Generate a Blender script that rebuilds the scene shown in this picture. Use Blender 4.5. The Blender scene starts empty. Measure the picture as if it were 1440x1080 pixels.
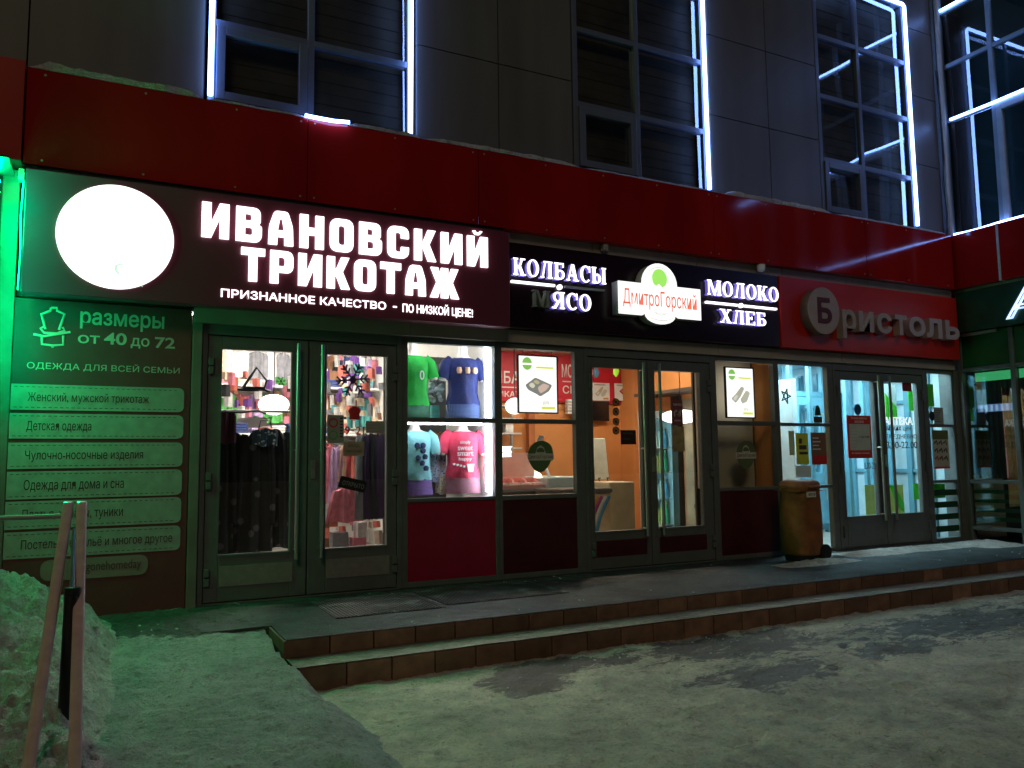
import bpy, math, random
from mathutils import Vector
random.seed(7)
S = bpy.context.scene
col = S.collection

# ------------------------------------------------------------------ camera, world, light
CAM = Vector((0.0, -6.99764, 1.13555))
RX = Vector((0.891079, -0.453686, -0.012133))
UP = Vector((-0.032796, -0.091032, 0.995308))
FW = Vector((0.452662, 0.8865, 0.095996))
cd = bpy.data.cameras.new('camera'); cam = bpy.data.objects.new('camera', cd); col.objects.link(cam)
from mathutils import Matrix
cam.matrix_world = Matrix(((RX[0], UP[0], -FW[0], CAM[0]), (RX[1], UP[1], -FW[1], CAM[1]), (RX[2], UP[2], -FW[2], CAM[2]), (0, 0, 0, 1)))
cd.sensor_width = 36; cd.lens = 1120 / 1440 * 36; cd.clip_start = .05; cd.clip_end = 300
S.camera = cam
W = bpy.data.worlds.new('World'); S.world = W; W.use_nodes = True
nt = W.node_tree; bg = nt.nodes['Background']
sky = nt.nodes.new('ShaderNodeTexSky'); sky.sky_type = 'NISHITA'; sky.sun_disc = False
SUN_EL, SUN_AZ = math.radians(36), math.radians(208)      # compass direction the light comes from
sky.sun_elevation = SUN_EL; sky.sun_rotation = SUN_AZ
nt.links.new(sky.outputs[0], bg.inputs[0]); bg.inputs[1].default_value = 0.0007
sl = bpy.data.lights.new('night_glow', 'SUN'); sl.energy = 0.30; sl.angle = math.radians(14); sl.color = (1.0, .88, .56)
so = bpy.data.objects.new('night_glow', sl); col.objects.link(so); so.location = (-6, -14, 14)
sd = Vector((math.sin(SUN_AZ) * math.cos(SUN_EL), math.cos(SUN_AZ) * math.cos(SUN_EL), math.sin(SUN_EL)))
so.rotation_euler = sd.to_track_quat('Z', 'Y').to_euler()
S.view_settings.view_transform = 'Standard'; S.view_settings.look = 'None'
S.view_settings.exposure = 0.0; S.view_settings.gamma = 1.0
S.render.engine = 'CYCLES'
S.cycles.use_denoising = True
S.cycles.max_bounces = 8; S.cycles.transparent_max_bounces = 24
S.cycles.sample_clamp_indirect = 6.0
S.cycles.caustics_reflective = False; S.cycles.caustics_refractive = False

# ------------------------------------------------------------------ helpers
def at(u, v, y):
    "point seen at pixel (u, v) of the 1440x1080 photograph on the plane y"
    d = FW + RX * ((u - 720) / 1120) - UP * ((v - 540) / 1120)
    return CAM + d * ((y - CAM.y) / d.y)
ORG = {}
def tag(o, label=None, cat=None, group=None, kind=None):
    if label: o['label'] = label
    if cat: o['category'] = cat
    if group: o['group'] = group
    if kind: o['kind'] = kind
    return o
def thing(name, label, cat, loc, group=None):
    o = bpy.data.objects.new(name, None); o.empty_display_size = .1; col.objects.link(o); o.location = loc
    ORG[o.name] = Vector(loc); return tag(o, label, cat, group)
def link(name, me, mat, parent=None, origin=None):
    o = bpy.data.objects.new(name, me); col.objects.link(o)
    if mat is not None: me.materials.clear(); me.materials.append(mat)
    if parent is not None:
        org = ORG[parent.name]; o.parent = parent
    else:
        org = Vector(origin) if origin is not None else None
        if org is None:
            vs = [v.co for v in me.vertices]
            org = Vector((sum(v.x for v in vs) / len(vs), sum(v.y for v in vs) / len(vs), min(v.z for v in vs)))
        o.location = org
    me.transform(Matrix.Translation(-org)); ORG[o.name] = org.copy()
    return o
def dup(root, loc, label=None, rz=0):
    r = root.copy(); col.objects.link(r); r.location = loc; r.rotation_euler.z = rz; ORG[r.name] = Vector(loc)
    if label: r['label'] = label
    for ch in list(root.children):
        c = ch.copy(); col.objects.link(c); c.parent = r
        for g in list(ch.children):
            d = g.copy(); col.objects.link(d); d.parent = c
    return r

class MB:
    def __init__(s): s.v = []; s.f = []; s.sm = False
    def add(s, vs, fs):
        n = len(s.v); s.v += [tuple(v) for v in vs]; s.f += [tuple(i + n for i in f) for f in fs]; return s
    def box(s, x0, x1, y0, y1, z0, z1):
        return s.add([(x0, y0, z0), (x1, y0, z0), (x1, y1, z0), (x0, y1, z0), (x0, y0, z1), (x1, y0, z1), (x1, y1, z1), (x0, y1, z1)],
                     [(0, 3, 2, 1), (4, 5, 6, 7), (0, 1, 5, 4), (1, 2, 6, 5), (2, 3, 7, 6), (3, 0, 4, 7)])
    def frame(s, x0, x1, z0, z1, w, y0, y1, wb=None, wt=None):
        wb = wb or w; wt = wt or w
        s.box(x0, x0 + w, y0, y1, z0, z1); s.box(x1 - w, x1, y0, y1, z0, z1)
        s.box(x0 + w, x1 - w, y0, y1, z0, z0 + wb); return s.box(x0 + w, x1 - w, y0, y1, z1 - wt, z1)
    def hole(s, X0, X1, Z0, Z1, x0, x1, z0, z1, y0, y1):
        "a board X0..X1, Z0..Z1 with the opening x0..x1, z0..z1"
        s.box(X0, x0, y0, y1, Z0, Z1); s.box(x1, X1, y0, y1, Z0, Z1); s.box(x0, x1, y0, y1, Z0, z0); return s.box(x0, x1, y0, y1, z1, Z1)
    def prism(s, pts, y0, y1):
        n = len(pts)
        return s.add([(p[0], y0, p[1]) for p in pts] + [(p[0], y1, p[1]) for p in pts],
                     [tuple(range(n)), tuple(range(2 * n - 1, n - 1, -1))] + [((i + 1) % n, i, n + i, n + (i + 1) % n) for i in range(n)])
    def tube(s, pts, r, n=8, flat=1.0):
        pts = [Vector(p) for p in pts]; rs = r if isinstance(r, (list, tuple)) else [r] * len(pts)
        vs = []; fs = []
        for i, p in enumerate(pts):
            d = (pts[min(i + 1, len(pts) - 1)] - pts[max(i - 1, 0)]).normalized()
            a = d.cross(Vector((0, 1, 0)));
            if a.length < .05: a = d.cross(Vector((1, 0, 0)))
            a.normalize(); b = d.cross(a)
            for k in range(n):
                t = 2 * math.pi * k / n; vs.append(p + a * (math.cos(t) * rs[i]) + b * (math.sin(t) * rs[i] * flat))
        for i in range(len(pts) - 1):
            for k in range(n):
                k2 = (k + 1) % n; fs.append((i * n + k, i * n + k2, (i + 1) * n + k2, (i + 1) * n + k))
        m = len(pts) - 1
        fs += [tuple(range(n - 1, -1, -1)), tuple(m * n + k for k in range(n))]
        s.sm = True; return s.add(vs, fs)
    def loft(s, secs, n=20, cap=True):
        "secs: (cx, cy, z, rx, ry)"
        vs = []; fs = []
        for cx, cy, z, rx, ry in secs:
            for k in range(n):
                t = 2 * math.pi * k / n; vs.append((cx + rx * math.cos(t), cy + ry * math.sin(t), z))
        for i in range(len(secs) - 1):
            for k in range(n):
                k2 = (k + 1) % n; fs.append((i * n + k, i * n + k2, (i + 1) * n + k2, (i + 1) * n + k))
        if cap: fs += [tuple(range(n - 1, -1, -1)), tuple((len(secs) - 1) * n + k for k in range(n))]
        s.sm = True; return s.add(vs, fs)
    def build(s, name, mat, parent=None, bevel=0, origin=None, smooth=None):
        me = bpy.data.meshes.new(name); me.from_pydata(s.v, [], s.f); me.update()
        if (s.sm if smooth is None else smooth):
            for p in me.polygons: p.use_smooth = True
            me.set_sharp_from_angle(angle=math.radians(40))
        o = link(name, me, mat, parent, origin)
        if bevel:
            b = o.modifiers.new('bevel', 'BEVEL'); b.width = bevel; b.segments = 2; b.limit_method = 'ANGLE'
        return o

def rounded(pts, seg=6):
    "polygon of (x, z) or (x, z, radius) with rounded corners"
    out = []; n = len(pts)
    for i, p in enumerate(pts):
        if len(p) < 3 or p[2] <= 0: out.append((p[0], p[1])); continue
        a = Vector(pts[i - 1][:2]); b = Vector(p[:2]); c = Vector(pts[(i + 1) % n][:2])
        u = (a - b); w = (c - b); r = min(p[2], u.length * .499 if len(pts[i-1])>2 else u.length*.99, w.length * .499 if len(pts[(i+1)%n])>2 else w.length*.99); u.normalize(); w.normalize()
        p0 = b + u * r; p1 = b + w * r
        for k in range(seg + 1):
            t = k / seg; q = p0 * (1 - t) ** 2 + b * (2 * t * (1 - t)) + p1 * t * t; out.append((q.x, q.y))
    return out
def shape(loops, depth, res=None):
    "mesh of a flat shape with holes (even-odd), in its own xy plane, extruded"
    c = bpy.data.curves.new('shape', 'CURVE'); c.dimensions = '2D'; c.fill_mode = 'BOTH'; c.extrude = depth / 2
    for lp in loops:
        sp = c.splines.new('POLY'); sp.points.add(len(lp) - 1); sp.use_cyclic_u = True
        for i, p in enumerate(lp): sp.points[i].co = (p[0], p[1], 0, 1)
    o = bpy.data.objects.new('shape', c); me = bpy.data.meshes.new_from_object(o)
    bpy.data.objects.remove(o); bpy.data.curves.remove(c); return me
def put(me, y, face=None):
    "stand a flat mesh up in the plane y facing the street (or the plane x = face facing left)"
    if face is None: me.transform(Matrix(((1, 0, 0, 0), (0, 0, -1, y), (0, 1, 0, 0), (0, 0, 0, 1))))
    else: me.transform(Matrix(((0, 0, -1, face), (-1, 0, 0, y), (0, 1, 0, 0), (0, 0, 0, 1))))
    return me
def fit(me, x0, x1, z0, z1):
    xs = [v.co.x for v in me.vertices]; ys = [v.co.y for v in me.vertices]
    a0, a1, b0, b1 = min(xs), max(xs), min(ys), max(ys)
    sx = (x1 - x0) / (a1 - a0) if x1 is not None else (z1 - z0) / (b1 - b0)
    sz = (z1 - z0) / (b1 - b0)
    me.transform(Matrix(((sx, 0, 0, x0 - a0 * sx), (0, sz, 0, z0 - b0 * sz), (0, 0, 1, 0), (0, 0, 0, 1)))); return me
def uncross(lp):
    "split a contour that crosses itself into simple loops"
    todo = [lp]; done = []
    while todo:
        L = todo.pop(); n = len(L); hit = None
        if n < 3: continue
        for i in range(n):
            ax, ay = L[i]; bx_, by = L[(i + 1) % n]
            for j in range(i + 2, n):
                if i == 0 and j == n - 1: continue
                cx_, cy_ = L[j]; dx_, dy_ = L[(j + 1) % n]
                if max(ax, bx_) < min(cx_, dx_) or max(cx_, dx_) < min(ax, bx_) or max(ay, by) < min(cy_, dy_) or max(cy_, dy_) < min(ay, by): continue
                ux, uy, wx, wy = bx_ - ax, by - ay, dx_ - cx_, dy_ - cy_; den = ux * wy - uy * wx
                if abs(den) < 1e-12: continue
                t = ((cx_ - ax) * wy - (cy_ - ay) * wx) / den; r = ((cx_ - ax) * uy - (cy_ - ay) * ux) / den
                if 1e-6 < t < 1 - 1e-6 and 1e-6 < r < 1 - 1e-6: hit = (i, j, (ax + ux * t, ay + uy * t)); break
            if hit: break
        if not hit: done.append(L); continue
        i, j, X = hit; todo.append([X] + L[i + 1:j + 1]); todo.append(L[:i + 1] + [X] + L[j + 1:])
    return done
def textmesh(body, depth=.004, bold=0.0, shear=0, spacing=1.0, outline=0):
    "mesh of a line of writing; contours of a glyph that overlap are filled one by one"
    c = bpy.data.curves.new('text', 'FONT'); c.body = body; c.size = 1; c.shear = shear; c.space_character = spacing
    o = bpy.data.objects.new('text', c); col.objects.link(o); dg = bpy.context.evaluated_depsgraph_get()
    cu = o.evaluated_get(dg).to_curve(dg); outs = []; holes = []; raw = []
    for sp in cu.splines:
        P = sp.bezier_points; lp = []
        for i in range(len(P)):
            a, b = P[i], P[(i + 1) % len(P)]; p0, p1, p2, p3 = a.co, a.handle_right, b.handle_left, b.co
            n = 1 if ((p1 - p0).cross(p3 - p0).length < 1e-5 and (p2 - p0).cross(p3 - p0).length < 1e-5) else 5
            for k in range(n):
                t = k / n; q = p0 * (1 - t) ** 3 + p1 * (3 * t * (1 - t) ** 2) + p2 * (3 * t * t * (1 - t)) + p3 * t ** 3; lp.append((q.x + 7e-4 * math.sin(37.1 * len(lp) + 91 * q.y), q.y + 7e-4 * math.sin(53.7 * len(lp) + 77 * q.x)))
        if len(lp) < 3: continue
        raw.append(lp)
    o.evaluated_get(dg).to_curve_clear(); bpy.data.objects.remove(o); bpy.data.curves.remove(c)
    def inside(p, lp):
        r = False
        for i in range(len(lp)):
            a, b = lp[i - 1], lp[i]
            if (a[1] > p[1]) != (b[1] > p[1]) and p[0] < (b[0] - a[0]) * (p[1] - a[1]) / (b[1] - a[1]) + a[0]: r = not r
        return r
    area = lambda q: sum(q[i - 1][0] * q[i][1] - q[i][0] * q[i - 1][1] for i in range(len(q))) / 2
    for lp in raw:
        top = max([q for q in raw if q is lp or inside(lp[0], q)], key=lambda q: abs(area(q)))
        for lq in uncross(lp):
            ar = area(lq)
            if abs(ar) > 1e-6: (outs if ar * area(top) > 0 else holes).append(lq)
    bb = lambda lp: (min(p[0] for p in lp), max(p[0] for p in lp), min(p[1] for p in lp), max(p[1] for p in lp))
    layers = []
    for lp in outs:
        x0, x1, y0, y1 = bb(lp)
        for L in layers:
            if all(x0 > q[1] + .03 or x1 < q[0] - .03 or y0 > q[3] + .03 or y1 < q[2] - .03 for q in L['b']): break
        else:
            L = {'b': [], 'l': []}; layers.append(L)
        L['b'].append((x0, x1, y0, y1)); L['l'].append(lp); L['l'] += [h for h in holes if inside(h[0], lp)]
    vs = []; fs = []
    for k, L in enumerate(layers):
        c = bpy.data.curves.new('shape', 'CURVE'); c.dimensions = '2D'; c.offset = bold
        if outline: c.fill_mode = 'NONE'; c.bevel_depth = outline; c.bevel_resolution = 1
        else: c.fill_mode = 'BOTH'; c.extrude = depth / 2
        for lp in L['l']:
            sp = c.splines.new('POLY'); sp.points.add(len(lp) - 1); sp.use_cyclic_u = True
            for i, p in enumerate(lp): sp.points[i].co = (p[0], p[1], 0, 1)
        o = bpy.data.objects.new('shape', c); me = bpy.data.meshes.new_from_object(o); n = len(vs)
        vs += [(v.co.x, v.co.y, v.co.z + .0003 * k) for v in me.vertices]; fs += [tuple(i + n for i in p.vertices) for p in me.polygons]
        bpy.data.meshes.remove(me); bpy.data.objects.remove(o); bpy.data.curves.remove(c)
    me = bpy.data.meshes.new('text'); me.from_pydata(vs, [], fs); me.update(); return me
def T(body, x0, x1, z0, z1, y, mat, parent=None, name='lettering', bold=0.0, depth=.004, face=None, spacing=1.0, shear=0, lean=0):
    me = fit(textmesh(body, depth, bold, shear, spacing), x0, x1, z0, z1)
    if lean: me.transform(Matrix.Translation((x0, z0, 0)) @ Matrix.Rotation(lean, 4, 'Z') @ Matrix.Translation((-x0, -z0, 0)))
    return link(name, put(me, y, face), mat, parent)

# ------------------------------------------------------------------ materials
def mat(name, c, rough=.55, metal=0.0, var=.12, scale=6.0, bump=0.0, bscale=30.0, spec=.5, c2=None, thr=None, detail=5, stretch=None):
    m = bpy.data.materials.new(name); m.use_nodes = True; n = m.node_tree; L = n.links
    b = n.nodes['Principled BSDF']
    b.inputs['Roughness'].default_value = rough; b.inputs['Metallic'].default_value = metal; b.inputs['Specular IOR Level'].default_value = spec
    tc = n.nodes.new('ShaderNodeTexCoord'); nz = n.nodes.new('ShaderNodeTexNoise'); nz.inputs['Scale'].default_value = scale; nz.inputs['Detail'].default_value = detail
    if stretch:
        mp = n.nodes.new('ShaderNodeMapping'); mp.inputs['Scale'].default_value = stretch; L.new(tc.outputs['Object'], mp.inputs['Vector']); L.new(mp.outputs[0], nz.inputs['Vector'])
    else: L.new(tc.outputs['Object'], nz.inputs['Vector'])
    r = n.nodes.new('ShaderNodeValToRGB'); L.new(nz.outputs['Fac'], r.inputs[0])
    lo, hi = thr or (.3, .7)
    r.color_ramp.elements[0].position = lo; r.color_ramp.elements[1].position = hi
    if c2 is None: c2 = tuple(min(1, k * (1 + var)) for k in c); c1 = tuple(k * (1 - var) for k in c)
    else: c1 = c
    r.color_ramp.elements[0].color = (*c1, 1); r.color_ramp.elements[1].color = (*c2, 1)
    L.new(r.outputs[0], b.inputs['Base Color'])
    if bump:
        n2 = n.nodes.new('ShaderNodeTexNoise'); n2.inputs['Scale'].default_value = bscale; n2.inputs['Detail'].default_value = 6
        L.new(tc.outputs['Object'], n2.inputs['Vector'])
        bp = n.nodes.new('ShaderNodeBump'); bp.inputs['Strength'].default_value = bump; bp.inputs['Distance'].default_value = .02
        L.new(n2.outputs['Fac'], bp.inputs['Height']); L.new(bp.outputs[0], b.inputs['Normal'])
    return m
def em(name, c, k):
    m = bpy.data.materials.new(name); m.use_nodes = True; n = m.node_tree
    b = n.nodes['Principled BSDF']; b.inputs['Base Color'].default_value = (.6, .6, .6, 1); b.inputs['Roughness'].default_value = .4
    b.inputs['Emission Color'].default_value = (*c, 1); b.inputs['Emission Strength'].default_value = k; return m
def glass(name, tint, refl=.05, rough=.0, wob=0.0, gain=1.0):
    m = bpy.data.materials.new(name); m.use_nodes = True; n = m.node_tree; L = n.links
    n.nodes.remove(n.nodes['Principled BSDF']); out = n.nodes['Material Output']
    tr = n.nodes.new('ShaderNodeBsdfTransparent'); tr.inputs[0].default_value = (*tint, 1)
    gl = n.nodes.new('ShaderNodeBsdfGlossy'); gl.inputs['Roughness'].default_value = rough; gl.inputs[0].default_value = (1, 1, 1, 1)
    lw = n.nodes.new('ShaderNodeLayerWeight'); lw.inputs[0].default_value = .5
    pw = n.nodes.new('ShaderNodeMath'); pw.operation = 'POWER'; pw.inputs[1].default_value = 4.0
    mu = n.nodes.new('ShaderNodeMath'); mu.operation = 'MULTIPLY_ADD'; mu.inputs[1].default_value = (1 - refl) * gain; mu.inputs[2].default_value = refl; mu.use_clamp = True
    mx = n.nodes.new('ShaderNodeMixShader')
    L.new(lw.outputs['Facing'], pw.inputs[0]); L.new(pw.outputs[0], mu.inputs[0]); L.new(mu.outputs[0], mx.inputs[0])
    L.new(tr.outputs[0], mx.inputs[1]); L.new(gl.outputs[0], mx.inputs[2]); L.new(mx.outputs[0], out.inputs[0])
    if wob:
        tc = n.nodes.new('ShaderNodeTexCoord'); nz = n.nodes.new('ShaderNodeTexNoise'); nz.inputs['Scale'].default_value = 1.3; nz.inputs['Detail'].default_value = 0
        L.new(tc.outputs['Object'], nz.inputs['Vector']); bp = n.nodes.new('ShaderNodeBump'); bp.inputs['Strength'].default_value = wob; bp.inputs['Distance'].default_value = .02
        L.new(nz.outputs['Fac'], bp.inputs['Height']); L.new(bp.outputs[0], gl.inputs['Normal'])
    return m
M = dict(
    panel=mat('gray composite panel', (.125, .115, .106), .42, var=.16, scale=1.2, stretch=(3, 3, .35), detail=8, bump=.03, bscale=3),
    joint=mat('dark joint', (.012, .012, .013), .8),
    red=mat('glossy red fascia', (.33, .009, .008), .085, var=.20, scale=1.1, stretch=(1.4, 1.4, .5), detail=8, bump=.012, bscale=1.2, spec=.35),
    redside=mat('orange red fascia', (.42, .022, .014), .3, var=.1, scale=2),
    trim=mat('bent metal trim', (.30, .26, .22), .5, var=.1),
    lintel=mat('cream lintel panel', (.32, .27, .235), .55, var=.12, scale=3),
    alu=mat('gray painted aluminium', (.11, .115, .115), .38, var=.1, scale=9, bump=.03, bscale=60),
    aluw=mat('pale window aluminium', (.55, .57, .6), .4, var=.04),
    kick=mat('kick panel gray', (.20, .185, .18), .6, var=.12, scale=20),
    plum=mat('dark plum panel', (.06, .006, .010), .35, var=.2),
    raspb=mat('raspberry panel', (.30, .006, .035), .3, var=.08),
    chrome=mat('brushed steel', (.55, .55, .53), .32, 1.0, var=.05),
    black=mat('black metal', (.012, .012, .013), .4),
    glass=glass('shop glass', (.97, .985, .98), .03, gain=.6),
    glassup=glass('upper glass', (.55, .6, .62), .11, wob=.3),
    glassg=glass('return wall glass', (.6, .75, .72), .10, wob=.10),
    blind=mat('brown slat blind', (.16, .115, .07), .6, var=.3, scale=3),
    blindg=mat('green gray slat blind', (.11, .14, .07), .6, var=.3, scale=3),
    dark=mat('dark room', (.02, .02, .022), .9),
    sign1=mat('plum sign face', (.16, .030, .058), .35, var=.08, scale=2),
    sign2=mat('near black plum face', (.014, .003, .008), .3),
    sign3=mat('brick red face', (.50, .016, .010), .4, var=.1, scale=3),
    lit=em('lit white letter', (1, .98, 1), 2.2),
    litdisc=em('lit white disc', (1, 1, 1), 1.6),
    faint=em('faint print on the lit disc', (.82, .82, .9), .72),
    litlogo=em('lit logo face', (1, 1, .97), 1.15),
    halo=em('violet letter side', (.22, .14, 1), .45),
    offlet=mat('unlit letter', (.30, .36, .34), .5),
    offw=mat('unlit gray plastic', (.42, .33, .31), .5, var=.1),
    offside=mat('unlit letter side', (.18, .10, .09), .6),
    led=em('blue white led', (.19, .36, 1.0), 17.0),
    ledthin=em('blue white led cord', (.45, .6, 1.0), 10.0),
    green_led=em('green led', (.0, 1.0, .24), 150.0),
    info=mat('info board burgundy', (.13, .03, .035), .55, var=.15, scale=5),
    bar=mat('info bar pale', (.27, .30, .28), .6, var=.12, scale=14),
    bartext=mat('info dark print', (.07, .05, .045), .6),
    white=mat('white paint', (.8, .8, .8), .5, var=.03),
    paper=mat('white paper', (.72, .72, .70), .7, var=.04),
    pillar=mat('stained pilaster', (.15, .135, .12), .6, var=.2, scale=4),
    tile=mat('brown step tile', (.20, .105, .07), .6, var=.3, scale=9, bump=.15),
    grout=mat('grout', (.02, .016, .014), .9),
    rail=mat('rosewood handrail', (.62, .42, .37), .3, var=.1, scale=20),
)
_n = M['tile'].node_tree; _b = _n.nodes['Principled BSDF']; _g = _n.nodes.new('ShaderNodeNewGeometry'); _x = _n.nodes.new('ShaderNodeMix'); _x.data_type = 'RGBA'; _x.blend_type = 'MULTIPLY'
_r = _n.nodes.new('ShaderNodeMapRange'); _r.inputs[3].default_value = .55; _r.inputs[4].default_value = 1.2; _n.links.new(_g.outputs['Random Per Island'], _r.inputs[0])
_x.inputs['Factor'].default_value = 1; _n.links.new(_b.inputs['Base Color'].links[0].from_socket, _x.inputs[6]); _n.links.new(_r.outputs[0], _x.inputs[7]); _n.links.new(_x.outputs[2], _b.inputs['Base Color'])

# ------------------------------------------------------------------ ground
def snow_mat(name, base, base2, darkc, spots, bump=.6, thr=(.52, .60), amount=1.0):
    m = bpy.data.materials.new(name); m.use_nodes = True; n = m.node_tree; L = n.links; b = n.nodes['Principled BSDF']
    b.inputs['Roughness'].default_value = .6
    geo = n.nodes.new('ShaderNodeNewGeometry')
    def noise(sc, det=6, ro=.55):
        q = n.nodes.new('ShaderNodeTexNoise'); q.inputs['Scale'].default_value = sc; q.inputs['Detail'].default_value = det; q.inputs['Roughness'].default_value = ro
        L.new(geo.outputs['Position'], q.inputs['Vector']); return q.outputs['Fac']
    def math_(op, a, c):
        q = n.nodes.new('ShaderNodeMath'); q.operation = op
        for i, x in enumerate((a, c)):
            if isinstance(x, (int, float)): q.inputs[i].default_value = x
            else: L.new(x, q.inputs[i])
        return q.outputs[0]
    def mix(f, a, c):
        q = n.nodes.new('ShaderNodeMix'); q.data_type = 'RGBA'
        L.new(f, q.inputs['Factor'])
        for i, x in ((6, a), (7, c)):
            if isinstance(x, tuple): q.inputs[i].default_value = (*x, 1)
            else: L.new(x, q.inputs[i])
        return q.outputs[2]
    def ramp(f, lo, hi):
        q = n.nodes.new('ShaderNodeMapRange'); q.inputs[1].default_value = lo; q.inputs[2].default_value = hi; L.new(f, q.inputs[0]); return q.outputs[0]
    base_c = mix(ramp(noise(2.6, 10, .75), .38, .62), base, base2)
    dirt = ramp(noise(7, 10, .8), .52, .66)
    base_c = mix(math_('MULTIPLY', dirt, .75), base_c, tuple(k * q_ for k, q_ in zip(base, (.52, .42, .32))))
    base_c = mix(math_('MULTIPLY', ramp(noise(60, 6, .8), .50, .66), .55), base_c, tuple(k * .35 for k in base))
    base_c = mix(math_('MULTIPLY', ramp(noise(22, 4, .7), .58, .68), .6), base_c, tuple(k * q_ for k, q_ in zip(base, (.42, .36, .28))))
    # worn bare spots: closeness to the listed places plus ragged noise
    tot = None
    for (x, y, rx, ry, *wt) in spots:
        mp = n.nodes.new('ShaderNodeMapping'); mp.inputs['Location'].default_value = (-x / rx, -y / ry, 0); mp.inputs['Scale'].default_value = (1 / rx, 1 / ry, 0)
        L.new(geo.outputs['Position'], mp.inputs['Vector'])
        ln = n.nodes.new('ShaderNodeVectorMath'); ln.operation = 'LENGTH'; L.new(mp.outputs[0], ln.inputs[0])
        v = ramp(ln.outputs['Value'], 1.35, .35); v = math_('MULTIPLY', v, wt[0] if wt else 1.0)
        tot = v if tot is None else math_('MAXIMUM', tot, v)
    if tot is not None:
        mp = n.nodes.new('ShaderNodeMapping'); mp.inputs['Scale'].default_value = (.7, 1.5, 1); L.new(geo.outputs['Position'], mp.inputs['Vector'])
        q = n.nodes.new('ShaderNodeTexNoise'); q.inputs['Scale'].default_value = 6.5; q.inputs['Detail'].default_value = 10; q.inputs['Roughness'].default_value = .78; L.new(mp.outputs[0], q.inputs['Vector'])
        f = ramp(math_('ADD', math_('MULTIPLY', tot, .27), q.outputs['Fac']), .66, .715)
        f = math_('MULTIPLY', f, .88)
        base_c = mix(f, base_c, darkc)
        L.new(ramp(f, 1.0, .0), b.inputs['Roughness']); 
        rr = n.nodes.new('ShaderNodeMapRange'); rr.inputs[3].default_value = .62; rr.inputs[4].default_value = .33; L.new(f, rr.inputs[0]); L.new(rr.outputs[0], b.inputs['Roughness'])
    L.new(base_c, b.inputs['Base Color'])
    h = math_('ADD', noise(7, 9, .7), math_('MULTIPLY', noise(45, 6, .7), .40))
    bp = n.nodes.new('ShaderNodeBump'); bp.inputs['Strength'].default_value = bump; bp.inputs['Distance'].default_value = .09
    L.new(h, bp.inputs['Height']); L.new(bp.outputs[0], b.inputs['Normal'])
    return m
M['snow'] = snow_mat('trodden street snow', (.42, .40, .31), (.80, .71, .54), (.055, .036, .028),
    [(2.75, -2.13, .50, .22, 1.5), (2.45, -2.35, .33, .30, 1.5), (3.25, -2.2, .25, .16, 1.3), (4.3, -2.25, 1.2, .55), (3.9, -3.0, .8, .35), (6.6, -2.6, 2.0, .55), (9.3, -2.5, 2.2, .7), (5.2, -2.9, .7, .3)])
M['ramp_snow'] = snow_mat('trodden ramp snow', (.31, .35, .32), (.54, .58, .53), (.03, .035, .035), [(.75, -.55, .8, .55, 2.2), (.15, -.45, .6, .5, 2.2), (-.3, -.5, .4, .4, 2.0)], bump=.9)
M['bank'] = snow_mat('dirty heaped snow', (.50, .43, .37), (.82, .78, .74), (.1, .08, .07), [], bump=1.0)
M['landing'] = snow_mat('wet landing with snow film', (.016, .020, .021), (.07, .082, .08), (.012, .013, .014),
    [(2.2, -.35, 1.3, .28), (4.5, -.5, 1.9, .35), (6.3, -.3, 1.5, .25), (8.7, -.25, .8, .2)], bump=.5)
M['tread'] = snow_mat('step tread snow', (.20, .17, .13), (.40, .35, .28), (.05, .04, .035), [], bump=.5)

from mathutils import noise as NZ
def fbm(x, y, z=0, o=4): return NZ.fractal(Vector((x, y, z)), 1.0, 2.0, o)
def grid(x0, x1, y0, y1, nx, ny, fz):
    vs = []; fs = []
    for j in range(ny + 1):
        for i in range(nx + 1):
            x = x0 + (x1 - x0) * i / nx; y = y0 + (y1 - y0) * j / ny; vs.append((x, y, fz(x, y)))
    for j in range(ny):
        for i in range(nx):
            a = j * (nx + 1) + i; fs.append((a, a + 1, a + nx + 2, a + nx + 1))
    m = MB(); m.add(vs, fs); m.sm = True; return m
FEET = [(random.uniform(1.2, 8), random.uniform(-5.2, -2.0), random.uniform(0, 6.28), random.uniform(.6, 1)) for _ in range(75)]
def foot(x, y):
    d = 0
    for fx, fy, a, k in FEET:
        if abs(x - fx) < .2 and abs(y - fy) < .2:
            u = (x - fx) * math.cos(a) + (y - fy) * math.sin(a); v = -(x - fx) * math.sin(a) + (y - fy) * math.cos(a); q = (u / .15) ** 2 + (v / .06) ** 2
            d += k * (-.016 * max(0, 1 - q) + .006 * max(0, 1 - abs(q - 1.3) / .5))
    return d
def gz(x, y): return foot(x, y) -.268 + .016 * fbm(x * 1.9, y * 2.6) + .012 * fbm(x * 6, y * 7, 3) + .008 * fbm(x * 17, y * 19, 7)
g = grid(1.0, 12, -6.2, -1.78, 420, 200, gz)
g.add([(-60, -60, -.30), (60, -60, -.30), (60, 30, -.30), (-60, 30, -.30)], [(0, 1, 2, 3)])
for a_ in ((-9, 1.0, -9, -3.6, 90, 60), (1.0, 14, -9, -6.2, 100, 25), (12, 14, -6.2, -1.78, 30, 60)): g.add(*(lambda q: (q.v, q.f))(grid(*a_, gz)))
tag(g.build('snowy_ground', M['snow'], origin=(0, 0, -.265)), kind='structure')
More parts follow.
